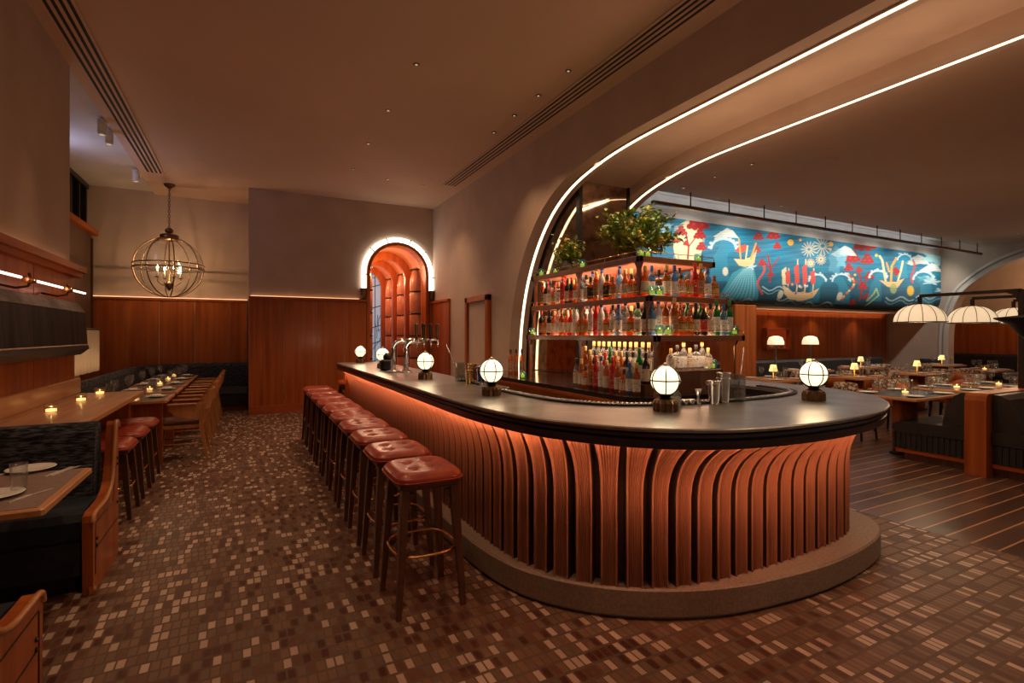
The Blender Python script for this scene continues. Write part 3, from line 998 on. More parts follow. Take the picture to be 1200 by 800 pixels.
# ------------------------------------------------------------------ globe lamps on bar
def make_globe():
    t = thing('globe_lamp', 'x', 'table lamp', (0,0,0), 0, 'caged globe lamps on the bar top')
    b = MB(); prof = [(.066,0),(.066,.045),(.058,.062),(.040,.072),(.03,.078)]
    b.lathe(prof, seg=28, flute=.05, smooth=False); b.build('base', 'bronze', t)
    b = MB(); b.lathe([(.03,.072),(.03,.085),(.05,.092),(.05,.098)], seg=20); b.build('collar', 'dark_metal', t)
    cz, r = .172, .080
    b = MB(); b.lathe([(r*sin(PI*i/16)+.0005, cz - r*cos(PI*i/16)) for i in range(17)], seg=28); b.build('globe', 'globe_glow', t)
    cg = MB()
    for k in range(3):
        a = PI*k/3 + .3
        cg.tube([((r+.004)*sin(2*PI*i/28)*cos(a),(r+.004)*sin(2*PI*i/28)*sin(a),cz+(r+.004)*cos(2*PI*i/28)) for i in range(28)], .0034, 5, closed=True)
    cg.tube([((r+.005)*cos(2*PI*i/28),(r+.005)*sin(2*PI*i/28),cz) for i in range(28)], .0038, 5, closed=True)
    cg.lathe([(.012,0),(.012,.010),(.004,.018)], 0,0,cz+r+.002, 10)
    cg.build('cage', 'dark_metal', t)
    return t
g0 = make_globe()
GL = [((1.53,7.97),'caged globe lamp at the far end of the bar'), ((1.55,6.61),'second globe lamp from the far end, before the beer taps'), ((1.53,4.77),'globe lamp just in front of the beer taps'), ((1.54,3.28),'globe lamp where the bar begins to curve'), ((2.10,2.16),'globe lamp on the curved bar front, largest and central'), ((3.29,2.05),'globe lamp near the rounded right end of the bar')]
for i, ((x,y),lab) in enumerate(GL):
    if i == 0: g0.location = (x,y,1.07); g0['label'] = lab
    else: dup(g0, (x,y,1.07), .4*i, lab)

# ------------------------------------------------------------------ beer taps
t = thing('beer_tap_tower', 'chrome beer tap tower with two curved pipes and dark handles', 'beer tap', (1.56,5.75,1.07))
for k, (x, y) in enumerate(((1.49,5.84),(1.60,5.70))):
    b = MB(); b.lathe([(.075,0),(.075,.012),(.045,.03)], x, y, 1.07, 20); b.build('base_flange', 'chrome', t, True)
    pts = [(x,y,1.08),(x,y,1.33)]
    for i in range(9):
        a = PI/2*i/8; pts.append((x+.10*(1-cos(a)), y-.02*(1-cos(a)), 1.33+.10*sin(a)))
    pts += [(x+.36, y-.06, 1.43)]
    b = MB(); b.tube(pts, .030, 12); b.build('pipe', 'chrome', t, True)
for k in range(4):
    x = 1.70 + .075*k; y = 5.70 - .02*k
    b = MB(); b.tube([(x,y,1.43),(x,y-.09,1.43),(x,y-.11,1.36)], .012, 8); f = b.build('faucet', 'chrome', t, True)
    b = MB(); b.lathe([(.012,0),(.014,.03),(.024,.16),(.022,.18)], x, y-.08, 1.445, 8); b.build('handle', ['wood_dark','dark_metal','dark_metal','wood_dark'][k], f)
for k, (x, y) in enumerate(((1.56,5.95),(1.74,5.55))):
    pass
b = MB(); b.rbox(1.42, 1.60, 6.12, 6.26, 1.07, 1.20, .03); b.lathe([(.05,0),(.055,.05),(.02,.09)], 1.51, 6.19, 1.19, 14)
tt = b.build('bar_caddy', 'knob_black'); tag(tt, 'small black caddy behind the beer taps on the bar', 'caddy')

# ------------------------------------------------------------------ bar tools
def tumbler(x, y, r, h, mat, lab, name='cocktail_shaker', cat='shaker', z=1.07):
    t = thing(name, lab, cat, (x,y,z), 0, 'metal shakers on the bar')
    b = MB(); b.lathe([(r*.72,0),(r*.78,.01),(r,h*.96),(r*1.05,h*.98),(r*1.05,h),(r*.95,h),(r*.68,.015)], seg=20); b.build('cup', mat, t)
    b = MB(); b.lathe([(r*1.06,h*.80),(r*1.06,h*.82)], seg=20); b.build('rim_band', 'steel', t)
def mixing_glass(x, y, lab, ang, z=1.07):
    t = thing('mixing_glass', lab, 'mixing glass', (x,y,z), 0, 'mixing glasses on the bar')
    b = MB(); b.lathe([(.05,0),(.052,.01),(.052,.17),(.047,.17),(.047,.015)], seg=16, flute=.03, smooth=False); b.build('glass_body', 'cut_glass', t)
    b = MB(); b.lathe([(.046,.03),(.046,.06)], seg=14); b.build('ice', 'cut_glass', t)
    s = thing('bar_spoon', 'steel bar spoon in the ' + lab, 'bar spoon', (x,y,z+.012), 0, 'bar spoons')
    b = MB(); b.tube([(0,0,0),(.09*cos(ang)*1.5,.09*sin(ang)*1.5,.33)], .0035, 6); b.build('handle', 'steel', s)
    b = MB(); b.lathe([(.006,-.01),(.011,0),(.006,.012)], 0, 0, 0, 8); b.build('bowl', 'steel', s)
mixing_glass(1.76, 4.42, 'faceted mixing glass near the beer taps', 2.6)
tumbler(1.80, 4.24, .042, .17, 'steel_gold', 'gold metal shaker beside the far mixing glass')
tumbler(1.83, 4.12, .040, .15, 'steel_blue', 'blue tinted metal shaker in the far shaker group')
tumbler(1.84, 4.00, .038, .13, 'steel', 'plain steel shaker, nearest of the far shaker group')
tumbler(1.72, 4.12, .036, .12, 'steel_gold', 'short gold shaker in front of the blue shaker')
mixing_glass(2.83, 2.27, 'large faceted mixing glass right of the central globe lamp', .35)
tumbler(2.68, 2.25, .042, .19, 'chrome', 'tall polished shaker beside the near mixing glass')
tumbler(2.57, 2.23, .038, .145, 'chrome', 'shorter polished shaker left of the tall one')
t = thing('jigger', 'small steel double jigger left of the polished shakers', 'jigger', (2.47,2.26,1.07))
b = MB(); b.lathe([(.022,0),(.006,.045),(.022,.095),(.019,.095),(.004,.05)], seg=16); b.build('cup', 'steel', t)
t = thing('napkin_holder', 'arched clear napkin holder beside the central globe lamp', 'napkin holder', (2.24,2.24,1.07))
for dy in (-.012, .012):
    b = MB(); b.prism_y([(-.055,0)]+[(-.055*cos(PI*i/10),.04+.07*sin(PI*i/10)) for i in range(11)]+[(.055,0)], dy-.003, dy+.003); b.build('side_plate', 'cut_glass', t)
b = MB(); b.box(-.05,.05,-.009,.009,.002,.06); b.build('napkin', 'napkin', t)
for i in range(3):
    b = MB(); b.lathe([(.018,0),(.026,.02),(.026,.03),(.02,.032)], 2.34+.045*i, 2.30-.01*i, 1.07, 12)
    o = b.build('pinch_bowl', 'steel'); tag(o, 'small steel garnish bowl, %s from the napkin holder' % ['first','second','third'][i], 'bowl', 'garnish bowls')
t = thing('bar_tray', 'steel garnish tray and bottle openers on the bar inner edge', 'tray', (1.72,3.62,1.07))
b = MB(); b.rbox(-.06,.06,-.16,.16,0,.03,.01); b.build('tray_body', 'steel', t)
b = MB(); b.tube([(-.03,-.1,.035),(.03,.1,.04)], .006, 6); b.build('opener', 'chrome', t)

# ================================================================== back bar island
t = thing('back_bar', 'dark wooden back bar cabinet with black stone top behind the bar', 'back bar', (3.6,5,0))
isl = [(2.95,7.0),(2.95,3.52),(3.10,3.36),(4.22,3.36),(4.22,5.70),(3.98,5.70),(3.98,7.0)]
b = MB(); b.prism([(x+(.03 if x<3.5 else -.03), y+(.03 if y<4 else 0)) for x,y in isl], .08, .90); b.build('cabinet_body', 'wood_panel', t, True)
b = MB(); b.prism(isl, .905, .95); b.build('worktop', 'black_stone', t, True)
b = MB(); b.prism([(x-.012 if x<3.5 else x+.0, y-.012 if y<4 else y) for x,y in isl], .868, .904); b.build('edge_band', 'wood_panel_y', t, True)
for k in range(4):
    y0 = 3.7+.8*k
    b = MB(); b.rbox(2.955, 2.975, y0, y0+.72, .14, .80, .006); d_ = b.build('door', 'black_metal' if k%2 else 'wood_panel', t, True)
    b = MB(); b.tube([(2.94,y0+.06,.74),(2.94,y0+.66,.74)], .008, 6); b.build('handle', 'steel', d_)
b = MB(); b.rbox(3.15, 3.9, 3.375, 3.395, .14, .80, .006); b.build('door', 'wood_panel', t, True)
# stepped bottle risers
rs_ = thing('bottle_riser', 'stepped dark riser holding bottle rows on the back bar', 'bottle riser', (3.4,4.2,.95))
b = MB(); b.box(3.21,3.33,3.55,4.62,.951,1.04); b.build('step','wood_dark',rs_,True)
b = MB(); b.box(3.335,3.47,3.55,4.62,.951,1.13); b.build('step','wood_dark',rs_,True)
b = MB(); b.box(3.49,4.14,3.48,3.68,.951,1.16); b.build('step','wood_dark',rs_,True)

# shelving rack
rack = thing('bottle_rack', 'three tier wooden bottle rack with metal posts above the back bar', 'shelving', (3.6,4.6,.95))
TIERS = [  # z top, x0, x1, y0, y1
    (1.495, 3.14, 4.27, 3.33, 5.66), (1.855, 3.19, 4.24, 3.48, 5.66), (2.235, 3.22, 4.22, 3.64, 5.66)]
for k, (z, x0, x1, y0, y1) in enumerate(TIERS):
    b = MB()
    b.rbox(x0, x0+.05, y0, y1, z-.055, z, .006); b.rbox(x0, x1, y0, y0+.05, z-.055, z, .006); b.rbox(x1-.05, x1, y0, y1, z-.055, z, .006); b.rbox(x0,x1,y1-.05,y1,z-.055,z,.006)
    b.box(x0+.04, x1-.04, y0+.04, y1-.04, z-.03, z-.008)
    sh = b.build('shelf', 'rack_wood', rack, True)
    b = MB(); b.box(x0+.05, x1-.05, y0+.05, y1-.05, z-.036, z-.030); b.build('underside_tint', 'shelf_under_lit', sh)  # added sheet whose salmon colour stands in for glow under the shelf
    rl = MB()
    zr = z + .045
    rl.tube([(x0+.012,y1-.02,zr),(x0+.012,y0+.012,zr),(x1-.012,y0+.012,zr),(x1-.012,y0+.5,zr)], .0035, 6)
    for (x, y) in [(x0+.012, y0+.012+.52*i) for i in range(5)] + [(x1-.012,y0+.012),(x0+.5,y0+.012)]:
        rl.tube([(x,y,z),(x,y,zr)], .0035, 6)
    rl.build('gallery_rail', 'brass', sh)
    if k < 2:
        gl = MB()
        gl.box(x0+.07, x0+.36, y0+.10, y1-.06, z-.006, z-.001); gl.box(x0+.37, x1-.07, y0+.08, y0+.36, z-.006, z-.001)
        gl.build('light_panel', 'shelf_glow', sh)
for (x, y) in ((0,0),(0,1.05),(0,2.08)):
    for k, (z, x0, x1, y0, y1) in enumerate(TIERS):
        zb = .95 if k == 0 else TIERS[k-1][0]
        yy = TIERS[k][3] + .04 + y*(TIERS[k][4]-.06-TIERS[k][3])/2.12
        xx = x0 + .03
        b = MB(); b.box(xx-.016, xx+.016, yy-.016, yy+.016, zb, z-.055)
        b.prism_x([(yy-.05,z-.055),(yy+.05,z-.055),(yy+.016,z-.12),(yy-.016,z-.12)], xx-.014, xx+.014)
        b.build('post', 'rack_wood', rack, True)
for k, (z, x0, x1, y0, y1) in enumerate(TIERS):
    zb = .95 if k == 0 else TIERS[k-1][0]
    b = MB(); b.tube([(x1-.10,y0+.04,zb),(x1-.10,y0+.04,z-.12),(x1-.06,y0+.04,z-.05)], .010, 6); b.build('post', 'bronze', rack, True)
    b = MB(); b.tube([(x1-.10,y1-.04,zb),(x1-.10,y1-.04,z-.05)], .010, 6); b.build('post', 'bronze', rack, True)

# ------------------------------------------------------------------ bottles
def gl2(name, tint, body):
    glass(name, tint, body, .06, tuple(v*.8 for v in tint))
GLS = {'clear': ((.85,.87,.86),.10), 'amber': ((.75,.28,.05),.25), 'green': ((.06,.45,.12),.25), 'dark': ((.07,.06,.05),.5), 'red': ((.70,.05,.04),.45), 'blue': ((.35,.6,.85),.2), 'white': ((.8,.78,.75),.85), 'orange': ((.9,.30,.06),.35)}
for k, (c, bd) in GLS.items(): gl2('bottle_'+k, c, bd)
for k, c in {'cream':(.72,.64,.50),'white':(.78,.76,.72),'red':(.55,.03,.02),'black':(.02,.02,.02),'gold':(.6,.38,.12),'blue':(.04,.10,.35),'brown':(.28,.13,.06),'green':(.03,.2,.07)}.items():
    plain('paint_'+k, c, .45)
def label_mat(name, base, mark):
    m, nt, out = newmat(name)
    b = bsdf(nt, out, base, .6)
    w = N(nt, 'ShaderNodeTexNoise'); w.inputs['Scale'].default_value = 1; w.inputs['Detail'].default_value = 2
    mp = coord(nt, (40, 40, 110)); nt.links.new(mp.outputs[0], w.inputs['Vector'])
    r = ramp(nt, [(.60, base), (.64, mark)]); nt.links.new(w.outputs['Fac'], r.inputs[0]); nt.links.new(r.outputs[0], b.inputs['Base Color'])
label_mat('label_cream', (.70,.62,.48), (.30,.10,.05)); label_mat('label_white', (.76,.74,.70), (.1,.12,.2)); label_mat('label_red', (.52,.03,.02), (.7,.6,.4))
label_mat('label_black', (.02,.02,.02), (.6,.45,.2)); label_mat('label_gold', (.6,.40,.14), (.15,.06,.02)); label_mat('label_brown', (.3,.14,.06), (.7,.6,.4))
BP = {
 'round': [(.034,0),(.036,.006),(.036,.175),(.030,.200),(.016,.225),(.0135,.24),(.0135,.285),(.015,.287),(.015,.292)],
 'tall':  [(.032,0),(.034,.006),(.034,.215),(.026,.240),(.013,.262),(.0125,.325),(.014,.327),(.014,.333)],
 'squat': [(.044,0),(.047,.008),(.047,.120),(.040,.150),(.020,.172),(.015,.182),(.015,.215),(.017,.217),(.017,.224)],
 'bell':  [(.043,0),(.045,.008),(.038,.10),(.034,.17),(.018,.205),(.0135,.22),(.0135,.27),(.015,.272),(.015,.278)],
 'square':[(.042,0),(.044,.006),(.044,.165),(.038,.178),(.015,.19),(.0135,.20),(.0135,.25),(.015,.252),(.015,.258)],
}
PROTO = {}
def bottle_meshes(kind, g, lab, cap):
    key = (kind, g, lab, cap)
    if key in PROTO: return PROTO[key]
    pr = BP[kind]; seg = 4 if kind == 'square' else 14
    b = MB()
    if kind == 'square':
        rings = []
        for r_, z in pr:
            if r_ > .03:
                q = r_*.86; k = q*.25
                rings.append([(q,-q+k,z),(q,q-k,z),(q-k,q,z),(-q+k,q,z),(-q,q-k,z),(-q,-q+k,z),(-q+k,-q,z),(q-k,-q,z)])
            else: rings.append([(r_*cos(-PI/8+PI/4*j), r_*sin(-PI/8+PI/4*j), z) for j in range(8)])
        b.loft(rings, True, True, False)
    else: b.lathe(pr, seg=14)
    body = b.mesh('glass_body', 'bottle_'+g)
    c = MB(); zt = pr[-1][1]; c.lathe([(.0165,zt-.045),(.0170,zt-.043),(.0170,zt+.004),(.014,zt+.008)], seg=10)
    capm = c.mesh('cap', 'paint_'+cap)
    l = MB(); zmax = [z for r_, z in pr if r_ > .03][-1]
    z0, z1 = .03, zmax*.72 + .02
    if kind == 'square':
        q = .044*.86 + .0008
        rr_ = [[(q,-q+.009,z),(q,q-.009,z),(q-.009,q,z),(-q+.009,q,z),(-q,q-.009,z),(-q,-q+.009,z),(-q+.009,-q,z),(q-.009,-q,z)] for z in (z0,z1)]
        l.loft(rr_, True, False)
    else:
        def rat(z):
            for (ra, za), (rb, zb) in zip(pr, pr[1:]):
                if za <= z <= zb: return ra+(rb-ra)*(z-za)/(zb-za)
            return pr[-1][0]
        l.lathe([(rat(z0)+.0008,z0),(rat((z0+z1)/2)+.0008,(z0+z1)/2),(rat(z1)+.0008,z1)], seg=16, caps=False)
    lm = l.mesh('label', 'label_'+lab)
    PROTO[key] = (body, capm, lm); return PROTO[key]
CN = {'clear':'clear','amber':'amber','green':'green','dark':'dark','red':'red','blue':'pale blue','white':'frosted white','orange':'orange'}
combos = [('round','amber','cream','gold'),('tall','clear','white','blue'),('squat','amber','gold','brown'),('bell','red','cream','red'),('tall','green','white','green'),
          ('round','clear','cream','black'),('round','dark','cream','black'),('tall','white','white','blue'),('squat','orange','cream','black'),('square','amber','black','black'),
          ('tall','red','red','red'),('square','clear','white','gold'),('bell','orange','cream','gold'),('round','dark','red','red'),('round','blue','white','blue'),('tall','amber','brown','gold')]
rb = random.Random(11)
def put_bottle(x, y, z, label, group, combo=None, s=1.0):
    kind, g, lab, cap = combo or rb.choice(combos)
    me = bottle_meshes(kind, g, lab, cap)
    t = thing('liquor_bottle', label % (CN[g] + ' bottle'), 'bottle', (x,y,z+.0005), rb.uniform(0,6), group)
    t.scale = (s,s,s)
    for m_, nm in zip(me, ('glass_body','cap','label')):
        o = bpy.data.objects.new(nm, m_); COL.objects.link(o); o.parent = t
TN = {0:'lowest', 1:'middle'}
for k in (0, 1):
    z, x0, x1, y0, y1 = TIERS[k]
    ng = 'bottles on the %s lit shelf' % TN[k]
    step = .0925
    for row, xo in enumerate((.095, .20)):
        ys_ = [y0 + .16 + step*i for i in range(int((y1-.1-y0-.2)/step)+1)]
        for i, y in enumerate(ys_):
            if row == 0 and abs(y-(y0+.04+1.05*(y1-.06-y0)/2.12)) < .0: continue
            put_bottle(x0+xo+rb.uniform(-.006,.006), y+(.03 if row else 0), z, '%s, ' + '%s from the corner post, %s row, left side of the %s shelf' % (ORD[i], 'front' if row==0 else 'back', TN[k]), ng)
    for row, yo in enumerate((.10, .21)):
        n = int((x1-.06-x0-.34)/.09)+1
        for i in range(n):
            x = x0 + .31 + .09*i
            if x > x1-.06: continue
            put_bottle(x, y0+yo+rb.uniform(-.006,.006), z, '%s, ' + '%s from the corner post, %s row, right side of the %s shelf' % (ORD[i], 'front' if row==0 else 'back', TN[k]), ng)
# rows on the back bar worktop
for row, (x, zz) in enumerate(((3.145,.951),(3.27,1.041),(3.40,1.131))):
    for i in range(12):
        y = 3.60 + .086*i + .015*row
        put_bottle(x+rb.uniform(-.004,.004), y, zz, '%s, ' + '%s from the corner post in the %s row on the back bar' % (ORD[i], ['front','middle','rear'][row]), 'bottles on the back bar top',
                   combo=(('round','amber','cream','gold') if rb.random()<.4 else None) if row < 2 else (('round','clear','cream','gold')), s=.98)
for i in range(7):
    put_bottle(3.53+.082*i, 3.56, 1.161, '%s, ' + '%s along the raised riser under the right of the rack' % ORD[i], 'bottles on the right riser', combo=[('squat','clear','cream','gold'),('square','clear','white','black'),('round','clear','white','gold')][i%3], s=.9)
for i in range(3):
    put_bottle(3.3+.09*i, 6.4, .951, '%s, ' + 'standing by itself left of the mirror pier, %s one' % ['first','second','third'][i], 'bottles by the mirror pier', combo=('tall','orange','brown','black'), s=1)

# votive candle holders
def votive_proto():
    t = thing('votive_holder', 'x', 'candle holder', (0,0,0), 0, 'teal glass votives on the rack')
    b = MB(); b.lathe([(.036,0),(.042,.008),(.045,.05),(.040,.088),(.036,.09),(.040,.05),(.036,.012)], seg=18); b.build('glass_cup', 'votive_glass', t)
    b = MB(); b.lathe([(.024,.012),(.024,.05),(.01,.052)], seg=12); b.build('candle', 'votive_glow', t)
    b = MB(); b.lathe([(.001,.052),(.004,.058),(.001,.07)], seg=6); b.build('flame', 'votive_flame', t)
    return t
VT = [((3.27,5.50,2.236),'teal glass votive at the left end of the top shelf'),((3.35,5.30,2.236),'teal votive beside the left end votive on the top shelf'),((3.27,4.62,2.236),'teal votive in front of the small plant on the top shelf'),
      ((3.32,3.73,2.236),'teal votive at the corner of the top shelf'),((3.42,3.75,2.236),'teal votive just right of the top shelf corner'),((4.10,3.75,2.236),'yellow lit votive at the right end of the top shelf'),
      ((3.285,3.545,1.856),'teal votive at the corner of the middle shelf'),((3.375,3.545,1.856),'teal votive just right of the middle shelf corner'),
      ((3.23,3.39,1.496),'teal votive at the corner of the lowest shelf'),((3.33,3.39,1.496),'teal votive just right of the lowest shelf corner'),((4.20,3.40,1.496),'teal votive at the right end of the lowest shelf'),
      ((3.20,5.60,1.496),'teal votive at the left end of the lowest shelf'),((3.07,5.62,.951),'dark green votive on the left end of the back bar top'),((4.10,3.42,1.165),'green lit votive under the right end of the rack')]
v0 = votive_proto()
for i, (p, lab) in enumerate(VT):
    if i == 13: p = (4.08, 3.56, 1.161)
    if i == 0: v0.location = p; v0['label'] = lab
    else: dup(v0, p, 0, lab)

# plants on top of the rack
def plant(loc, rx, ry, rz_, nleaf, nfruit, lab, seed, potr=.14):
    rnd = random.Random(seed)
    t = thing('citrus_plant', lab, 'plant', loc, 0, 'leafy plants on the rack')
    b = MB(); b.lathe([(potr*.7,0),(potr,.02),(potr*1.05,.14),(potr*.9,.14),(potr*.85,.12)], seg=20); b.build('pot', 'terracotta', t)
    st = MB(); lf = MB(); tips = []
    for k in range(26):
        a = rnd.uniform(0,2*PI); e = rnd.uniform(.25,1.0)
        tip = Vector((rx*cos(a)*e, ry*sin(a)*e, .16 + rz_*rnd.uniform(.25,1.0)*(1.15-e*.55)))
        midp = Vector((tip.x*.35, tip.y*.35, tip.z*.6))
        pts = [(0,0,.1), tuple(midp), tuple(tip)]
        pts = catmull(pts, 4)
        st.tube(pts, .004, 5, radii=[.006*(1-.7*i/(len(pts)-1)) for i in range(len(pts))])
        tips.append(pts)
    for k in range(nleaf):
        pts = rnd.choice(tips); q = rnd.uniform(.35,1.0)*(len(pts)-1); i = min(len(pts)-2,int(q))
        p = Vector(pts[i]).lerp(Vector(pts[i+1]), q-i) + Vector((rnd.gauss(0,.05),rnd.gauss(0,.05),rnd.gauss(0,.045)))
        d = Vector((rnd.gauss(0,1),rnd.gauss(0,1),rnd.gauss(.0,.7))).normalized()
        s = d.cross(Vector((0,0,1))); s = s.normalized() if s.length>.1 else Vector((1,0,0))
        up = s.cross(d); L = rnd.uniform(.045,.078); W = L*.34
        lf.add([p, p+d*L*.4+s*W+up*.006, p+d*L, p+d*L*.4-s*W+up*.006, p+d*L*.45-up*.004], [(0,1,4),(1,2,4),(2,3,4),(3,0,4)])
    st.build('stem', 'stem', t); o = lf.build('foliage', 'leaf', t)
    for k in range(nfruit):
        pts = rnd.choice(tips); p = Vector(pts[-1])*rnd.uniform(.75,1.0) + Vector((rnd.gauss(0,.03),rnd.gauss(0,.03),rnd.gauss(0,.03)))
        b = MB(); b.lathe([(.019*sin(PI*i/8)+.0003, -.021*cos(PI*i/8)) for i in range(9)], p.x, p.y, p.z, 10); b.build('fruit', 'fruit', t)
    return t
plant((3.74,4.30,2.236), .46, .46, .62, 3000, 40, 'large leafy citrus plant with orange fruit on the rack top', 5)
plant((3.42,5.10,2.236), .15, .20, .26, 520, 7, 'small bushy citrus plant left of the large one', 8, .09)

# ================================================================== left side: ledge, booths, tables
t = thing('drinks_ledge', 'long wooden drinks ledge table fixed along the left wall', 'ledge table', (-1.3,5.3,0))
b = MB(); b.rbox(-1.57, -1.00, 4.40, 6.68, .862, .90, .008); b.build('ledge_top', 'wood_table', t, True)
b = MB(); b.rbox(-1.578, -1.545, 4.40, 6.80, .90, 1.05, .006); b.build('backsplash', 'wood_light', t, True)
b = MB(); b.rbox(-1.00, -.985, 4.40, 6.68, .858, .895, .004); b.build('edge_band', 'wood_edge', t, True)
for y in (4.5, 6.64):
    b = MB(); b.rbox(-1.57, -1.1, y-.03, y+.03, 0, .86, .008); b.build('support', 'wood_panel', t, True)
b = MB(); b.rbox(-1.575, -1.32, 4.6, 6.5, 0, .42, .02); t2 = b.build('footrest_bench', 'leather_navy'); tag(t2, 'dark padded kick bench beneath the wooden ledge', 'bench')
def candle(x, y, z, lab, grp):
    t = thing('tea_light', lab, 'candle', (x,y,z), 0, grp)
    b = MB(); b.lathe([(.040,0),(.043,.004),(.043,.062),(.046,.066),(.042,.066),(.039,.062),(.039,.008)], seg=18); b.build('glass_cup', 'clear_glass', t)
    b = MB(); b.lathe([(.034,.006),(.034,.026)], seg=14); b.build('wax', 'candle_glow', t)
    b = MB(); b.lathe([(.001,.027),(.0045,.034),(.001,.048)], seg=6); b.build('flame', 'flame', t)
    b = MB(); b.lathe([(.0437,.034),(.0437,.045)], seg=18, caps=False); b.build('band', 'brass', t)
    return t
for i, (u, v) in enumerate([(60,483),(95,470),(117,462)]):
    x, y = atz(u, v, .90)
    candle(x, y, .901, ['lit tea light in glass nearest the camera on the ledge','middle of three lit tea lights on the ledge','lit tea light farthest along the wooden ledge'][i], 'tea lights on the wooden ledge')

def booth(yb, face, lab, xr=-.80, xl=-1.575, name='booth_bench'):
    """face=-1: seat toward -Y (back at yb), +1 toward +Y"""
    t = thing(name, lab, 'booth bench', (-1.2, yb, 0), 0, 'blue booth benches by the left wall')
    s = face
    def Y(d): return yb + s*d*.74
    def pol(p): return [(Y(d), z*(1 if z < .5 else .5/z+(1-.5/z)*.86)) for d, z in p]
    # upholstered back (thick, rounded, slightly leaning)
    back = [(.02,.40),(.16,.42),(.13,.70),(.10,.93),(.06,.985),(-.02,.995),(-.08,.97),(-.10,.92),(-.10,.40)]
    b = MB(); b.prism_x(pol([(d,z) for d,z in back]), xl, xr-.09, smooth=False); b.build('backrest', 'boucle_blue', t, True)
    b = MB(); b.prism_x(pol([(.155,.44),(.175,.46),(.165,.60),(.15,.685),(.12,.69),(.12,.44)]), xl, xr-.10); b.build('lumbar_cushion', 'boucle_blue', t, True)
    seat = [(.05,.30),(.66,.29),(.70,.33),(.70,.42),(.66,.46),(.50,.475),(.15,.465),(.05,.45)]
    b = MB(); b.prism_x(pol(seat), xl, xr-.06); b.build('seat', 'leather_navy', t, True)
    b = MB(); b.prism_x(pol([(.05,.10),(.66,.10),(.685,.30),(.05,.30)]), xl, xr-.07); b.build('seat_skirt', 'leather_navy', t, True)
    b = MB(); b.prism_x(pol([(-.05,0),(.62,0),(.62,.10),(-.05,.10)]), xl, xr-.10); b.build('plinth', 'dark_metal', t, True)
    # wooden end panel, curved profile
    prof = [(-.13,.0),(-.13,.93),(-.11,.975),(-.06,.985),(-.02,.96),(.02,.85),(.07,.66),(.13,.55),(.22,.50),(.34,.475),(.50,.47),(.68,.47),(.735,.455),(.75,.42),(.735,0)]
    b = MB(); b.prism_x(pol(prof), xr-.05, xr); e = b.build('end_panel', 'wood_panel', t, True)
    # raised outer rim on the panel face
    rim = catmull([(y_, z, 0) for y_, z in pol(prof)[1:-1]], 3)
    b = MB(); b.tube([(xr+.0, y, z-.006) for y, z, _ in rim], .013, 8); b.build('rim_moulding', 'wood_light_z', e)
    b = MB(); b.tube([(xr+.001, Y(.68), .25),(xr+.001, Y(-.10), .25)], .003, 4); b.tube([(xr+.001, Y(.68), .10),(xr+.001, Y(.68), .40),(xr+.001,Y(.10),.40),(xr+.001,Y(-.02),.62)], .003, 4); b.build('groove', 'knob_black', e)
    for d, z in ((.64,.30),(.64,.26),(-.08,.62),(-.08,.36),(-.08,.66)):
        b = MB(); b.tube([(xr, Y(d), z),(xr+.008, Y(d), z)], .010, 8); b.build('stud', 'knob_black', e)
    b = MB(); b.box(xr-.02, xr+.003, min(Y(.68),Y(.745)), max(Y(.68),Y(.745)), .0, .05); b.build('corner_plate', 'brass', e)
    return t
booth(4.27, -1, 'blue upholstered booth bench with wooden end facing the camera', xr=-.79)
booth(2.17, 1, 'wooden booth bench cut by the lower left corner of the photo', xr=-.74)

def table(x0, x1, y0, y1, z, lab, mat='wood_table', edge='wood_edge', grp=None, name='dining_table', base='slab', lk=1, lo_=0):
    t = thing(name, lab, 'table', ((x0+x1)/2,(y0+y1)/2,0), 0, grp)
    b = MB(); b.rbox(x0,x1,y0,y1,z-.035,z,.01); b.build('tabletop', edge, t, True)
    b = MB(); b.box(x0+.03,x1-.03,y0+.03,y1-.03,z,z+.002); b.build('inlay', mat, t, True)
    cx, cy = (x0+x1)/2, (y0+y1)/2
    if base == 'slab':
        for dx in (-.14, .14):
            b = MB(); b.lathe([(.07*lk,.02),(.075*lk,z-.04)], cx+dx*lk+lo_, cy, 0, 14); b.build('leg', 'wood_panel', t, True)
        b = MB(); b.rbox(cx-.26*lk+lo_,cx+.26*lk+lo_,cy-.06,cy+.06,0,.03,.008); b.build('foot', 'black_metal', t, True)
    elif base == 'panel':
        for k in range(4):
            xx = x0+.06+(x1-x0-.26)*k/3
            b = MB(); b.loft([[(xx,y0+.10,0),(xx+.15,y0+.07,0),(xx+.15,y0+.11,0),(xx,y0+.14,0)],[(xx,y0+.10,z-.036),(xx+.15,y0+.07,z-.036),(xx+.15,y0+.11,z-.036),(xx,y0+.14,z-.036)]], True, True); b.build('base_panel', 'wood_panel', t, True)
        b = MB(); b.rbox(cx-.2,cx+.2,cy-.2,cy+.2,0,.02,.006); b.build('foot','black_metal',t,True)
        b = MB(); b.lathe([(.03,.02),(.03,z-.036)], cx, cy, 0, 12); b.build('column','black_metal',t,True)
    return t
noise_mat('table_inlay_grey', (.20,.14,.115), (.27,.19,.155), (40,40,40), 1, .5)
noise_mat('table_inlay_dark', (.05,.045,.045), (.09,.08,.078), (20,20,20), 1, .3, coat=.3)
table(-1.56, -.78, 2.88, 3.66, .75, 'square wood edged table with place settings at the near left booth', 'table_inlay_grey', base='slab', lk=.5, lo_=-.26)
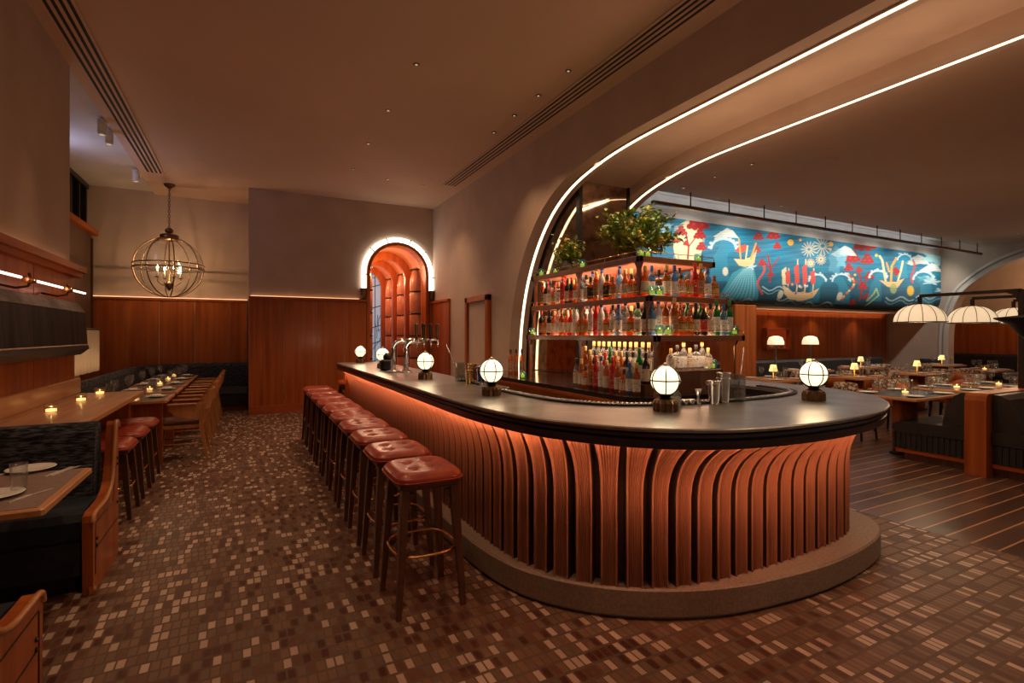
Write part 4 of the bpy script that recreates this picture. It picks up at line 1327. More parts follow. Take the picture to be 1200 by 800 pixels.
# ---- table ware
WG = MB(); WG.lathe([(.034,0),(.034,.002),(.006,.006),(.004,.02),(.004,.085),(.02,.098),(.038,.125),(.042,.155),(.036,.20),(.034,.20),(.040,.155),(.036,.127),(.018,.102),(.003,.09)], seg=16); WGm = WG.mesh('wine_glass','clear_glass')
TG = MB(); TG.lathe([(.028,0),(.030,.004),(.033,.135),(.031,.135),(.028,.012)], seg=16); TGm = TG.mesh('water_glass','clear_glass')
PL = MB(); PL.lathe([(.055,0),(.065,.004),(.105,.014),(.108,.016),(.104,.017),(.066,.008),(.001,.007)], seg=28); PLm = PL.mesh('plate','white_ceramic')
SP = MB(); SP.lathe([(.035,0),(.04,.003),(.065,.010),(.063,.011),(.001,.006)], seg=20); SPm = SP.mesh('side_plate','white_ceramic')
NK = MB(); NK.rbox(-.05,.05,-.09,.09,0,.012,.004); NKm = NK.mesh('folded_napkin','napkin')
def item(me, name, x, y, z, lab, cat, grp, rz=0):
    o = bpy.data.objects.new(name, me); COL.objects.link(o); o.location = (x,y,z); o.rotation_euler = (0,0,rz)
    return tag(o, lab, cat, grp)
def knife(x, y, z, rz, lab, fork=False):
    t = thing('table_fork' if fork else 'table_knife', lab, 'fork' if fork else 'knife', (x,y,z), rz, 'cutlery on the near table')
    b = MB(); b.loft([[(-.006,-.11,0),(.006,-.11,0),(.006,-.11,.004),(-.006,-.11,.004)],[(-.008,-.02,.001),(.008,-.02,.001),(.008,-.02,.007),(-.008,-.02,.007)],[(-.005,.0,.002),(.005,.0,.002),(.005,.0,.006),(-.005,.0,.006)]], True, True)
    b.build('handle', 'cutlery', t)
    b = MB()
    if fork:
        b.box(-.010,.010,.0,.05,.003,.005)
        for dx in (-.0085,-.003,.003,.0085): b.box(dx-.0015,dx+.0015,.05,.09,.003,.005)
    else: b.loft([[(-.005,0,.002),(.005,0,.002),(.005,0,.004),(-.005,0,.004)],[(-.004,.08,.002),(.009,.08,.002),(.009,.08,.0035),(-.004,.08,.0035)],[(.003,.105,.002),(.005,.105,.002),(.005,.105,.003),(.003,.105,.003)]], True, True)
    b.build('tines' if fork else 'blade', 'cutlery', t)
tz = .7525
x, y = atz(42, 551, .75); item(PLm,'plate',x-.02,y,tz,'white plate at the far side of the near booth table','plate','plates on the near table')
x, y = atz(3, 582, .75); item(PLm,'plate',x-.03,y,tz,'white plate at the near left edge of the photo','plate','plates on the near table')
x, y = atz(22, 576, .75); g = item(TGm,'water_glass',x,y,tz,'tall clear water glass on the near booth table','glass','glasses on the near table')
x, y = atz(71, 553, .75); knife(x,y,tz,-.35,'steel fork beside the far plate on the near table',True); knife(x+.022,y+.01,tz,-.35,'steel knife beside the far plate on the near table')
x, y = atz(33, 580, .75); knife(x+.02,y-.02,tz,-.5,'steel knife in front of the tall water glass')
x, y = atz(6, 556, .75); knife(x,y,tz,-.3,'steel fork left of the tall water glass',True)

# banquette along the window side and the recess
def banq(name, pts_back, h, depth, lab, mat='boucle_blue', seatmat='leather_navy', side=1, z0=.0):
    """L banquette: run along polyline (back line) with the seat to one side"""
    t = thing(name, lab, 'banquette', (pts_back[0][0], pts_back[0][1], 0))
    P = [Vector((x,y,0)) for x,y in pts_back]
    P2, _ = resample([tuple(p) for p in P], max(8, len(P)*6))
    def strip(sec):
        rings = []
        n = len(P2)
        for i, p in enumerate(P2):
            a = Vector(P2[max(0,i-1)]); c = Vector(P2[min(n-1,i+1)]); tt = (c-a).normalized(); nn = Vector((-tt.y,tt.x,0))*side
            rings.append([tuple(Vector(p)+nn*d+Vector((0,0,z))) for d,z in sec])
        b = MB(); b.loft(rings, True, True); return b
    strip([(0,.3),(.14,.3),(.12,h-.06),(.09,h),(.02,h),(0,h-.03)]).build('backrest', mat, t, True)
    strip([(.02,.30),(depth,.30),(depth+.02,.34),(depth+.01,.44),(depth-.05,.46),(.02,.45)]).build('seat', seatmat, t, True)
    strip([(.02,.08),(depth-.01,.08),(depth-.01,.30),(.02,.30)]).build('skirt', 'leather_black', t, True)
    strip([(.02,0),(depth-.06,0),(depth-.06,.08),(.02,.08)]).build('plinth', 'wood_panel', t, True)
    return t
arcp = [(-1.84,6.95),(-1.84,10.6)] + [(-1.84+1.0*(1-cos(PI/2*i/6)), 11.0+1.0*sin(PI/2*i/6)) for i in range(7)] + [(-.02,12.02)]
banq('banquette', arcp, .93, .55, 'long dark blue banquette curving round the far left corner', side=-1)
# cafe curtain behind banquette
t = thing('cafe_curtain', 'pleated cream cafe curtain glowing from behind beside the banquette', 'curtain', (-1.9,8.2,.99))
b = MB(); n = 120
rings = []
for i in range(n+1):
    y = 7.0 + (9.25-7.0)*i/n; x = -1.90 + .032*sin(i*1.1) + .008*sin(i*.37)
    rings.append([(x,y,.99),(x,y,1.56)])
b.loft(rings, closed=False, smooth=True)
m, nt, out = newmat('curtain_cloth')
tr = N(nt,'ShaderNodeBsdfTranslucent'); tr.inputs[0].default_value = (.85,.72,.55,1)
df = N(nt,'ShaderNodeBsdfDiffuse'); df.inputs[0].default_value = (.62,.46,.36,1)
wv = N(nt,'ShaderNodeTexNoise'); wv.inputs['Scale'].default_value = 40
mx = N(nt,'ShaderNodeMixShader'); mx.inputs[0].default_value = .5
nt.links.new(df.outputs[0],mx.inputs[1]); nt.links.new(tr.outputs[0],mx.inputs[2]); nt.links.new(mx.outputs[0],out.inputs[0])
b.build('fabric', 'curtain_cloth', t, True)
b = MB(); b.tube([(-1.90,6.9,1.575),(-1.90,9.3,1.575)], .014, 8); b.build('rod', 'dark_metal', t, True)
b = MB(); b.box(-2.10,-2.07,7.1,9.2,.98,1.01)
o = b.build('light_strip','led_cove', t, True)

# dining tables row at left and armchairs
LT = [(7.0,7.78),(8.0,8.72),(8.92,9.60),(9.80,10.45),(10.62,11.2)]
TNm = ['nearest','second','third','fourth','farthest']
for i, (y0, y1) in enumerate(LT):
    table(-1.50, -.82, y0, y1, .75, '%s wood edged table in the row by the far left banquette' % TNm[i], 'table_inlay_dark', base='panel', grp='tables by the left banquette')
    ym = (y0+y1)/2
    gN = 'table settings by the left banquette'
    for k, (dx, who) in enumerate(((-.98,'chair side'),(-1.36,'banquette side'))):
        item(PLm,'plate',dx,ym,tz,'white plate on the %s of the %s left row table' % (who,TNm[i]),'plate','plates on the left row')
        item(NKm,'folded_napkin',dx,ym,tz+.017,'folded napkin on the %s plate of the %s left row table' % (who,TNm[i]),'napkin','napkins on the left row')
        item(WGm,'wine_glass',dx-.06,y1-.13,tz,'wine glass on the %s of the %s left row table, far corner' % (who,TNm[i]),'wine glass','wine glasses on the left row')
        item(WGm,'wine_glass',dx+.0,y0+.12,tz,'wine glass on the %s of the %s left row table, near corner' % (who,TNm[i]),'wine glass','wine glasses on the left row')
    item(TGm,'water_glass',-1.17,y1-.10,tz,'water glass at the middle of the %s left row table' % TNm[i],'glass','water glasses on the left row')
    candle(-1.17, ym, tz, 'tea light at the centre of the %s left row table' % TNm[i], 'tea lights on the left row')

def armchair():
    t = thing('wooden_armchair', 'x', 'chair', (0,0,0), 0, 'wooden armchairs by the left tables')
    # faces -X; local origin at seat centre floor
    b = MB(); b.rbox(-.24,.20,-.23,.23,.43,.475,.02); b.build('seat','leather_brown',t)
    b = MB(); b.rbox(-.23,.21,-.225,-.195,.385,.43,.006); b.rbox(-.23,.21,.195,.225,.385,.43,.006); b.rbox(-.23,-.20,-.22,.22,.385,.43,.006); b.rbox(.18,.21,-.22,.22,.385,.43,.006); b.build('seat_frame','wood_light_z',t)
    for sy in (-1,1):
        b = MB(); b.bar((-.25,sy*.235,0),(-.205,sy*.215,.44),.024,.024,.040,.034); b.build('leg','wood_light_z',t)
        b = MB(); b.loft([[(x+dx*w,sy*y+dy*w,z) for dx,dy in ((-1,-1),(1,-1),(1,1),(-1,1))] for x,y,z,w in ((.27,.235,0,.013),(.20,.225,.42,.02),(.235,.22,.66,.017),(.275,.20,.80,.012))], True, True); b.build('leg','wood_light_z',t)
        # scooped arm panel
        rings = []
        for x, z0, z1 in ((.235,.50,.70),(.16,.49,.68),(.06,.50,.665),(-.04,.54,.66),(-.12,.60,.66)):
            yy = .215 + .03*(1-abs(x)/.3)
            rings.append([(x,sy*(yy-.009),z0),(x,sy*(yy+.009),z0),(x,sy*(yy+.009),z1),(x,sy*(yy-.009),z1)])
        b = MB(); b.loft(rings, True, True); b.build('arm','wood_light_z',t)
        b = MB(); b.rbox(-.14,.16,sy*.235-.03,sy*.235+.03,.66,.685,.01); b.build('arm_rest','wood_light_z',t)
    rings = []
    for i in range(9):
        y = -.225+.45*i/8; bow = .04*(1-(y/.225)**2)
        rings.append([(.235+bow,y,.60),(.255+bow,y,.60),(.30+bow,y,.84),(.28+bow,y,.84)])
    b = MB(); b.loft(rings, True, True, False); b.build('backrest','wood_light_z',t)
    b = MB(); b.tube([(-.22,-.22,.20),(.23,-.22,.20)], .010, 6); b.tube([(-.22,.22,.20),(.23,.22,.20)], .010, 6); b.build('stretcher','wood_light_z',t)
    return t
a0 = armchair()
for i, (y0, y1) in enumerate(LT):
    loc = (-.70, (y0+y1)/2, 0)
    lab = '%s wooden armchair with brown seat in the row beside the left tables' % TNm[i]
    if i == 0: a0.location = loc; a0['label'] = lab
    else: dup(a0, loc, 0, lab)

# long black panel on left wall + picture lights
t = thing('wall_screen', 'long black glossy panel with grey top edge mounted on the left wall', 'wall panel', (-1.56,4.6,1.5))
b = MB(); b.prism_y([(-1.575,1.36),(-1.44,1.40),(-1.46,1.72),(-1.575,1.74)], 1.5, 6.58); b.build('screen', 'screen_black', t, True)
b = MB(); b.prism_y([(-1.575,1.745),(-1.46,1.725),(-1.52,1.82),(-1.575,1.83)], 1.5, 6.58); b.build('top_valance', 'grey_fabric', t, True)
b = MB(); b.prism_y([(-1.575,1.30),(-1.50,1.30),(-1.43,1.36),(-1.44,1.395),(-1.575,1.355)], 1.5, 6.60); b.build('bottom_rail', 'black_metal', t, True)
b = MB(); b.tube([(-1.436,1.5,1.40),(-1.436,6.58,1.40)], .006, 5); b.build('edge_strip', 'seam', t, True)
t = thing('picture_light', 'copper picture light rail with pink glowing tubes above the black panel', 'wall light', (-1.5,4.6,1.9))
for k, (ya, yb) in enumerate(((2.6,3.35),(3.45,4.15),(4.25,4.72),(5.02,5.36),(5.38,5.62),(5.88,6.08),(6.10,6.30))):
    b = MB(); b.tube([(-1.40,ya,1.90),(-1.40,yb,1.90)], .009, 8); b.build('light_tube', 'led_pink', t, True)
for y in (3.4, 4.87, 5.76):
    b = MB()
    b.tube([(-1.575,y,1.86),(-1.47,y,1.835),(-1.405,y,1.85),(-1.385,y,1.90),(-1.40,y,1.945)], .009, 8)
    b.build('bracket', 'bronze', t, True)
    b = MB(); b.tube([(-1.40,y-.08,1.895),(-1.40,y+.08,1.895)], .022, 12); b.build('joint', 'brass', t, True)

# chandelier
CHX, CHY, CHZ, CHR = -1.28, 11.25, 2.74, .55
t = thing('globe_chandelier', 'large round glass and bronze cage chandelier hanging at far left', 'chandelier', (CHX,CHY,CHZ))
b = MB()
for k in range(4):
    a = PI*k/4+.25
    b.tube([(CHR*sin(2*PI*i/40)*cos(a),CHR*sin(2*PI*i/40)*sin(a),CHR*cos(2*PI*i/40)) for i in range(40)], .010, 6, closed=True)
for z in (-.03,.05):
    r_ = math.sqrt(CHR**2-z*z)+.008
    b.tube([(r_*cos(2*PI*i/40),r_*sin(2*PI*i/40),z) for i in range(40)], .012, 6, closed=True)
b.build('cage','bronze',t)
b = MB(); b.lathe([((CHR-.012)*sin(PI*i/18)+.001,-(CHR-.012)*cos(PI*i/18)) for i in range(3,16)], seg=32, caps=False); b.build('glass_globe','clear_glass',t)
b = MB(); b.lathe([(.12,0),(.15,.03),(.15,.10),(.12,.115),(.03,.12),(.03,.14),(.06,.155),(.07,.19),(.05,.22),(.015,.24)], 0,0,CHR-.06, 20); b.build('top_cap','bronze',t)
b = MB()
zz = CHR+.16; k = 0
while zz < CEIL-CHZ-.06:
    a = (k%2)*PI/2
    b.tube([(.018*cos(q)*cos(a),.018*cos(q)*sin(a),zz+.03+.032*sin(q)) for q in [2*PI*i/10 for i in range(10)]], .005, 5, closed=True)
    zz += .05; k += 1
b.build('chain','bronze',t)
b = MB(); b.lathe([(.02,-.08),(.07,-.04),(.09,-.01),(.09,0)], 0,0,CEIL-CHZ-.002, 18); b.build('ceiling_rose','bronze',t)
b = MB(); b.lathe([(.012,CHR-.05),(.012,-.25),(.05,-.28),(.07,-.33),(.04,-.39),(.01,-.43)][::-1], seg=16); b.build('stem','bronze',t)
for k in range(4):
    a = PI/2*k+.5
    b = MB(); b.tube([(0,0,-.3),(.10*cos(a),.10*sin(a),-.34),(.19*cos(a),.19*sin(a),-.27),(.19*cos(a),.19*sin(a),-.20)], .008, 6); b.lathe([(.012,-.2),(.03,-.19),(.03,-.18)], .19*cos(a),.19*sin(a),0,10); ar = b.build('arm','bronze',t)
    b = MB(); b.lathe([(.012,-.18),(.012,-.05)], .19*cos(a),.19*sin(a),0,10); b.build('candle_sleeve','white_wax',ar)
    b = MB(); b.lathe([(.004,-.05),(.014,-.02),(.004,.025)], .19*cos(a),.19*sin(a),0,10); b.build('bulb','bulb',ar)

# ================================================================== dining room
# mural
def paint_mural(xs, zs):
    X, Zz = np.meshgrid(xs, zs, indexing='ij')
    Yw = 6.8
    D = X*sin(a_) + Yw*cos(a_); Rr = X*cos(a_) - Yw*sin(a_)
    U = 600 + f_*Rr/D; V = 392 - f_*(Zz-1.5)/D      # design coordinates of the drawing
    rng = np.random.RandomState(4)
    C = np.zeros(X.shape + (3,))
    h = (Zz-2.1)/1.5
    w = .5+.5*np.sin(V*1.15 + 5*np.sin(U*.021) + 2*np.sin(U*.053+1.3))
    w2 = .5+.5*np.sin(V*.43 + 3*np.sin(U*.034+2) + 1.5*np.sin(U*.09))
    top = np.array((.010,.25,.37)); mid = np.array((.004,.14,.27)); low = np.array((.004,.06,.085))
    t1 = np.clip(h*1.2,0,1)[...,None]
    C[:] = low*(1-t1) + mid*t1
    C[:] = C*(1-.55*w2[...,None]*t1) + top*(.55*w2[...,None]*t1)
    C[:] = C*(1-.25*w[...,None]) + np.array((.04,.40,.55))*.25*w[...,None]*t1 
    def blend(mask, col, k=1.0):
        mk = (np.clip(mask,0,1)*k)[...,None]
        C[:] = C*(1-mk) + np.array(col)*mk
    def ell(cu, cv, ru, rv, col, k=1, wob=0, seed=0):
        ang = np.arctan2((V-cv)/rv, (U-cu)/ru)
        r = np.sqrt(((U-cu)/ru)**2+((V-cv)/rv)**2)
        if wob: r = r/(1+wob*np.sin(ang*5+seed)+wob*.6*np.sin(ang*9+seed*2))
        blend((1-r)*min(ru,rv)/.7+.5, col, k)
    def stroke(pts, wd, col, k=1):
        d = np.full(X.shape, 1e9)
        for (x0,y0),(x1,y1) in zip(pts,pts[1:]):
            dx,dy = x1-x0,y1-y0; L = dx*dx+dy*dy+1e-9
            tt = np.clip(((U-x0)*dx+(V-y0)*dy)/L,0,1)
            d = np.minimum(d, np.hypot(U-x0-tt*dx, V-y0-tt*dy))
        blend((wd-d)/.6+.5, col, k)
    def poly(pts, col, k=1):
        ins = np.zeros(X.shape, bool); n = len(pts)
        for i in range(n):
            x0,y0 = pts[i]; x1,y1 = pts[(i+1)%n]
            c = ((y0>V)!=(y1>V)) & (U < (x1-x0)*(V-y0)/(y1-y0+1e-9)+x0)
            ins ^= c
        blend(ins.astype(float), col, k)
    cream=(.75,.62,.32); red=(.36,.014,.014); wht=(.52,.68,.70); org=(.80,.38,.06); gold=(.85,.55,.12); lb=(.02,.26,.40); pale=(.30,.58,.66)
    # moon and tree
    ell(806,286,17,27,cream); ell(806,286,17,27,(.85,.75,.5),.3,.15,2)
    def tree(cu, cv, s, blobs):
        stroke([(cu,cv),(cu+1*s,cv-14*s),(cu-2*s,cv-28*s)], 1.0, red); stroke([(cu+s,cv-14*s),(cu-10*s,cv-24*s)], .7, red); stroke([(cu+s,cv-14*s),(cu+10*s,cv-26*s)], .7, red)
        for du, dv, r_ in blobs:
            x, y = cu+du*s, cv+dv*s; r = r_*s
            q_ = .8
            poly([(x-r*.95,y+r*.45),(x-r*.1,y-r*.8),(x+r*.95,y+r*.45)], red)
            for ex, ey, er in ((-.8,.3,.26),(-.5,-.05,.3),(-.15,-.55,.3),(.2,-.6,.26),(.45,-.15,.3),(.8,.25,.26),(-.3,.4,.26),(.3,.42,.26)):
                ell(x+ex*r*q_*1.1, y+ey*r, er*r, er*r*.9, red)
            for ex, ey in ((-.35,.1),(.1,-.35),(.35,.15)):
                ell(x+ex*r, y+ey*r, r*.14, r*.12, (.55,.05,.045), .8)
    tree(806,303,1.0,[(-8,-32,8),(-14,-22,6),(12,-42,14),(14,-28,8),(16,-14,7),(-2,-18,4)])
    tree(902,330,1.1,[(-12,-48,6),(4,-50,8),(-14,-34,5),(8,-38,5),(-8,-20,5),(1,-8,4)])
    tree(1009,352,1.2,[(-8,-42,8),(4,-56,12),(6,-40,7),(-12,-32,5),(8,-24,5),(-2,-30,4),(2,-14,5),(-6,2,4),(6,-4,4)])
    # clouds
    for cu, cv, s in ((852,275,1.0),(990,296,1.05),(1076,306,1.0),(1092,315,.9)):
        poly([(cu-16*s,cv+2*s),(cu-8*s,cv-3*s),(cu,cv-8*s),(cu+7*s,cv-5*s),(cu+14*s,cv+4*s),(cu+2*s,cv+3*s),(cu-8*s,cv+5*s)], (.62,.66,.58)); ell(cu,cv-2*s,7*s,4*s,(.70,.72,.66),1,.15,cu)
    ell(1096,300,14,9,(.35,.62,.66),.9,.2,1); ell(1085,326,9,3,pale,.9,.2,3)
    ell(770,266,16,7,(.40,.70,.72),.8,.2,3)
    # waves: curls with foam
    def wave(cu, cv, s, fl=1):
        poly([(cu-14*s*fl,cv+30*s),(cu-10*s*fl,cv+8*s),(cu-2*s*fl,cv-6*s),(cu+8*s*fl,cv-8*s),(cu+13*s*fl,cv),(cu+8*s*fl,cv+1*s),(cu+3*s*fl,cv+6*s),(cu+6*s*fl,cv+30*s)], lb, .55)
        for k in range(5):
            stroke([(cu+(-11+3.2*k)*s*fl,cv+28*s),(cu+(-8+2.6*k)*s*fl,cv+10*s),(cu+(-1+1.6*k)*s*fl,cv-3*s+k)], .55, (.02,.22,.32), .8)
        pts = [(cu+13*s*fl*math.cos(q)*.9, cv-1*s-9*s*math.sin(q)) for q in [PI*i/8 for i in range(9)]]
        stroke(pts, 1.1*s, wht)
        for q in range(9):
            x, y = pts[q]; ell(x+rng.uniform(-2,2),y-rng.uniform(0,3),1.6*s,1.3*s,wht,.95)
    wave(848,292,1.25); wave(986,330,.9,-1); wave(1029,326,.9); wave(1082,328,1.0,-1); wave(958,330,.85); wave(1060,305,.7)
    poly([(842,352),(858,320),(872,312),(884,316),(892,352)], (.05,.32,.40),.9)
    for k in range(9): stroke([(846+5*k,352),(862+2.6*k,326),(872+1.2*k,315)], .5, pale, .7)
    ell(1092,330,9,3,wht,.9,.3,2); ell(880,312,5,3,wht,.9,.3,2); ell(1103,340,6,2.5,wht,.8,.3,1)
    for cu, cv in ((870,352),(930,350),(965,356),(1055,350),(910,338),(1090,348)):
        pts = [(cu-16+i*4, cv+2.5*math.sin(i*1.2+cu)) for i in range(9)]
        stroke(pts, .8, wht, .75); stroke([(x,y+4) for x,y in pts], .6, pale, .6)
    # ships
    def ship(cu, cv, s):
        poly([(cu-20*s,cv-10*s),(cu-17*s,cv),(cu-10*s,cv+6*s),(cu+6*s,cv+8*s),(cu+16*s,cv+4*s),(cu+21*s,cv-6*s),(cu+10*s,cv-1*s),(cu-8*s,cv-2*s)], (.72,.50,.26))
        poly([(cu-20*s,cv-10*s),(cu-21*s,cv-26*s),(cu-16*s,cv-30*s),(cu-14*s,cv-10*s)], (.72,.58,.34))
        for m in (-14,-4,5,14):
            stroke([(cu+m*s,cv),(cu+(m+1)*s,cv-(38 if abs(m)<10 else 28)*s)], .7, (.75,.5,.28))
            poly([(cu+(m-3)*s,cv-(30 if abs(m)<10 else 24)*s),(cu+(m+2)*s,cv-(33 if abs(m)<10 else 26)*s),(cu+(m+3)*s,cv-12*s),(cu+(m-2)*s,cv-10*s)], (.62,.07,.05))
        for k in range(12): ell(cu+rng.uniform(-14,14)*s,cv-rng.uniform(0,11)*s,1.3,1.6,[(.75,.72,.65),(.05,.12,.35),(.7,.35,.2)][k%3],.95)
    ship(938,344,1.05); 
    poly([(860,303),(866,311),(874,313),(884,308),(887,292),(882,300),(872,304)], (.80,.52,.24)); poly([(861,295),(866,288),(874,286),(876,292),(870,296)], (.62,.08,.05)); stroke([(868,303),(866,280)],.8,org); stroke([(880,303),(886,285)],1.0,org); stroke([(874,303),(876,288)],.8,cream)
    stroke([(1038,330),(1034,305),(1031,300)],1.3,cream); stroke([(1044,332),(1045,312),(1050,303)],1.3,org); stroke([(1052,330),(1056,316),(1058,306)],1.1,cream); stroke([(1042,318),(1039,308)],1.0,org)
    poly([(1030,328),(1040,336),(1052,337),(1060,326),(1050,330),(1040,330)], (.78,.5,.22)); poly([(1046,316),(1050,312),(1055,318),(1050,324)], red)
    ell(1047,338,4,6,(.35,.42,.15),.8)
    # fireworks, lanterns, suns
    for cu, cv, r in ((964,288,11),(948,292,9),(962,304,6),(950,308,5)):
        for k in range(14):
            q = 2*PI*k/14; stroke([(cu+r*.25*cos(q),cv+r*.25*sin(q)),(cu+r*cos(q),cv+r*sin(q))], .4, (.80,.58,.28), .9)
    for cu, cv, r in ((926.5,284,3.6),(938,281,1.6),(974,286,2.6),(973,292,1.4),(1027,299,1.8),(1002,322,1.4)): ell(cu,cv,r,r,(.95,.50,.05))
    ell(1067,340.5,4.2,6.2,(.5,.45,.12)); ell(1067,340.5,3,4.6,(1,.45,.03))
    for k in range(14): 
        q = k/13; ell(995+6*math.sin(q*5),322+30*q,1.4,1.4,[(.75,.25,.05),(.6,.05,.04),(.8,.6,.2)][k%3],.95)
        ell(892+4*math.sin(q*6+1),312+32*q,1.5,1.3,(.65,.08,.05),.95); ell(1070+2*math.sin(q*6),305+26*q,1.3,1.1,(.6,.06,.05),.9)
    for cu, cv in ((985,347),(916,345),(850,318)): ell(cu,cv,3.2,5,(.72,.66,.50),.95)
    stroke([(1018,352),(1024,344),(1027,338),(1030,346),(1024,352),(1019,358)], .9, (.35,.5,.2)); 
    ell(986,303,6,10,(.25,.5,.6),.6,.2,3); ell(979,305,8,16,(.12,.36,.46),.5,.15,2)
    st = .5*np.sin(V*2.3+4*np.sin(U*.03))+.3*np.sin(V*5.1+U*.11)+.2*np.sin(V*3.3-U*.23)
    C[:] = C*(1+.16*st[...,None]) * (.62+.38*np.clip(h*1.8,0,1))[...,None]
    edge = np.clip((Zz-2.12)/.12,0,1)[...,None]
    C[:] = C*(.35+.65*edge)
    return C
nx, nz = 620, 200
ug = np.linspace(0, 1, nx)
xs = 5.2*(16.45/5.2)**ug
zs = np.linspace(2.10, 3.60, nz)
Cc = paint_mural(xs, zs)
vs = []
for x in xs:
    for z in zs:
        t_ = max(0, (2.55-z)/.45)
        vs.append((x, 6.80 + .22*(1-math.sqrt(max(0,1-t_*t_))), z))
fs = [(i*nz+j, (i+1)*nz+j, (i+1)*nz+j+1, i*nz+j+1) for i in range(nx-1) for j in range(nz-1)]
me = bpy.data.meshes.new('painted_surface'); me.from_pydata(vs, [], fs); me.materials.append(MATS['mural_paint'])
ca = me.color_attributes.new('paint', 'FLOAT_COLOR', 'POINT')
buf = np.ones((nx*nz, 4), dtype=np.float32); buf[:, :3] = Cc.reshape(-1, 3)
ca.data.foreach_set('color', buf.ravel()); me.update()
mur = thing('mural', 'wide teal sea mural with red trees, ships and waves', 'mural', (10.8,6.8,2.1))
o = bpy.data.objects.new('painted_surface', me); COL.objects.link(o); o.parent = mur; o.location = -Vector(mur.location)
b = MB(); b.box(5.2, 16.46, 7.03, 7.08, 2.165, 3.58); b.build('backing_board', 'wood_dark', mur, True)
# hanging rail with wall washers
t = thing('picture_rail_light', 'long slim bronze lighting rail hanging in front of the mural', 'light rail', (10.8,5.83,3.5))
b = MB(); b.rbox(5.4,16.1,5.80,5.86,3.47,3.52,.008); b.build('rail','bronze',t,True)
for k in range(12):
    x = 6.2+.88*k
    b = MB(); b.tube([(x,5.83,3.52),(x,5.83,3.74)], .010, 6); b.build('hanger','dark_metal',t,True)

# booths on the right
def rbooth(yb, face, lab):
    t = thing('dining_booth', lab, 'booth bench', (7.0,yb,0), 0, 'black leather booths beside the wooden divider')
    s = face
    Y = lambda d: yb + s*d
    pol = lambda p: [(Y(d),z) for d,z in p]
    x0, x1 = 7.0, 8.6
    b = MB(); b.prism_x(pol([(0,.36),(.24,.36),(.24,.52),(.20,.70),(.13,.82),(.06,.86),(0,.865)]), x0, x1); b.build('backrest','leather_black',t,True)
    b = MB(); b.prism_x(pol([(0,.34),(.70,.33),(.74,.37),(.73,.42),(.66,.46),(.22,.47),(0,.47)]), x0-.03, x1); b.build('seat','leather_black',t,True)
    b = MB()
    for k in range(26):
        d0 = .03+.027*k
        b.prism_x(pol([(d0,.14),(d0+.024,.14),(d0+.024,.33),(d0,.33)]), x0-.015-.01*(k%2), x0+.03)
    b.prism_x(pol([(0,.14),(.715,.14),(.715,.33),(0,.33)]), x0, x1)
    b.build('pleated_skirt','leather_black',t,True)
    b = MB(); b.prism_x(pol([(0,.09),(.70,.09),(.70,.135),(0,.135)]), x0-.01, x1); b.build('wood_rail','wood_panel_y',t,True)
    b = MB(); b.prism_x(pol([(0,0),(.64,0),(.64,.09),(0,.09)]), x0+.05, x1); b.build('plinth','wood_dark',t,True)
    return t
rbooth(2.64, 1, 'black leather booth left of the wooden divider with pleated skirt')
rbooth(2.44, -1, 'black leather booth right of the wooden divider at the photo edge')
t = thing('booth_divider', 'wooden divider panel with curved top between the two black booths', 'divider', (6.9,2.54,0))
b = MB(); b.prism_y([(6.87,0),(6.87,.80),(6.885,.85),(6.93,.875),(8.6,.875),(8.6,.0)], 2.448, 2.632); b.build('panel','wood_panel',t,True)

def post_lamp(px, py, dy, lab, post=True, zarm=2.02):
    t = thing('dome_lamp', lab, 'dome lamp', (px,py,.87), 0, 'ribbed dome lamps over the booths')
    L = dy
    b = MB(); b.bar((0,0,0),(0,0,1.16),.05,.06); b.build('post','dark_metal',t)
    b = MB(); b.rbox(-.025,.025,0 if L>0 else L,L if L>0 else 0,1.13,1.17,.006)
    b.prism_x([(0,1.14),(.16,1.14),(.07,1.10),(.03,1.03),(.0,.92)], -.02, .02)
    b.rbox(-.02,.02,L-.02,L+.02,1.02,1.14,.004)
    b.build('arm','dark_metal',t)
    r, hh = .29, .24
    prof = [(r,0)]+[(r*(cos(PI/2*i/8)**.85 if i<8 else .02), hh*sin(PI/2*i/8)) for i in range(1,9)]
    b = MB(); b.lathe(prof, 0, L, 1.04-hh-.0, 32, caps=False); sh = b.build('lamp_shade','dome_glow',t)
    b = MB()
    for k in range(12):
        a = 2*PI*k/12
        b.tube([((rr+.003)*cos(a), L+(rr+.003)*sin(a), 1.04-hh+z) for rr,z in prof], .004, 4)
    b.tube([((r+.003)*cos(2*PI*i/32), L+(r+.003)*sin(2*PI*i/32), 1.04-hh) for i in range(32)], .006, 5, closed=True)
    b.build('rib','dark_metal',sh)
    return t
post_lamp(8.04,2.54,1.02,'ribbed dome lamp on a post, leftmost and nearest the mural')
post_lamp(9.25,2.30,1.15,'ribbed dome lamp on a post, second from the left')
post_lamp(10.4,2.20,1.18,'ribbed dome lamp partly hidden behind the post at right')
for x, y in ((9.25,2.30),(10.4,2.20)):
    b = MB(); b.rbox(x-.5,x+.5,y-.12,y+.12,0,.87,.02); t = b.build('booth_divider','wood_panel'); tag(t,'low wooden divider carrying the %s dome lamp post' % ('second' if x<10 else 'third'),'divider')
# dark shade at the right edge
x, y = 6.0, 2.0
t = thing('dark_shade_lamp', 'dark metal cone lamp shade cut by the right edge of the photo', 'floor lamp', (6.62,1.98,0))
b = MB(); b.lathe([(.015,0),(.015,1.52)],seg=8); b.lathe([(.10,0),(.10,.012)],seg=16); b.build('pole','dark_metal',t)
b = MB(); b.lathe([(.05,1.42),(.13,1.50),(.20,1.60),(.31,1.655),(.31,1.665),(.01,1.70)],seg=28); b.build('lamp_shade','black_metal',t)

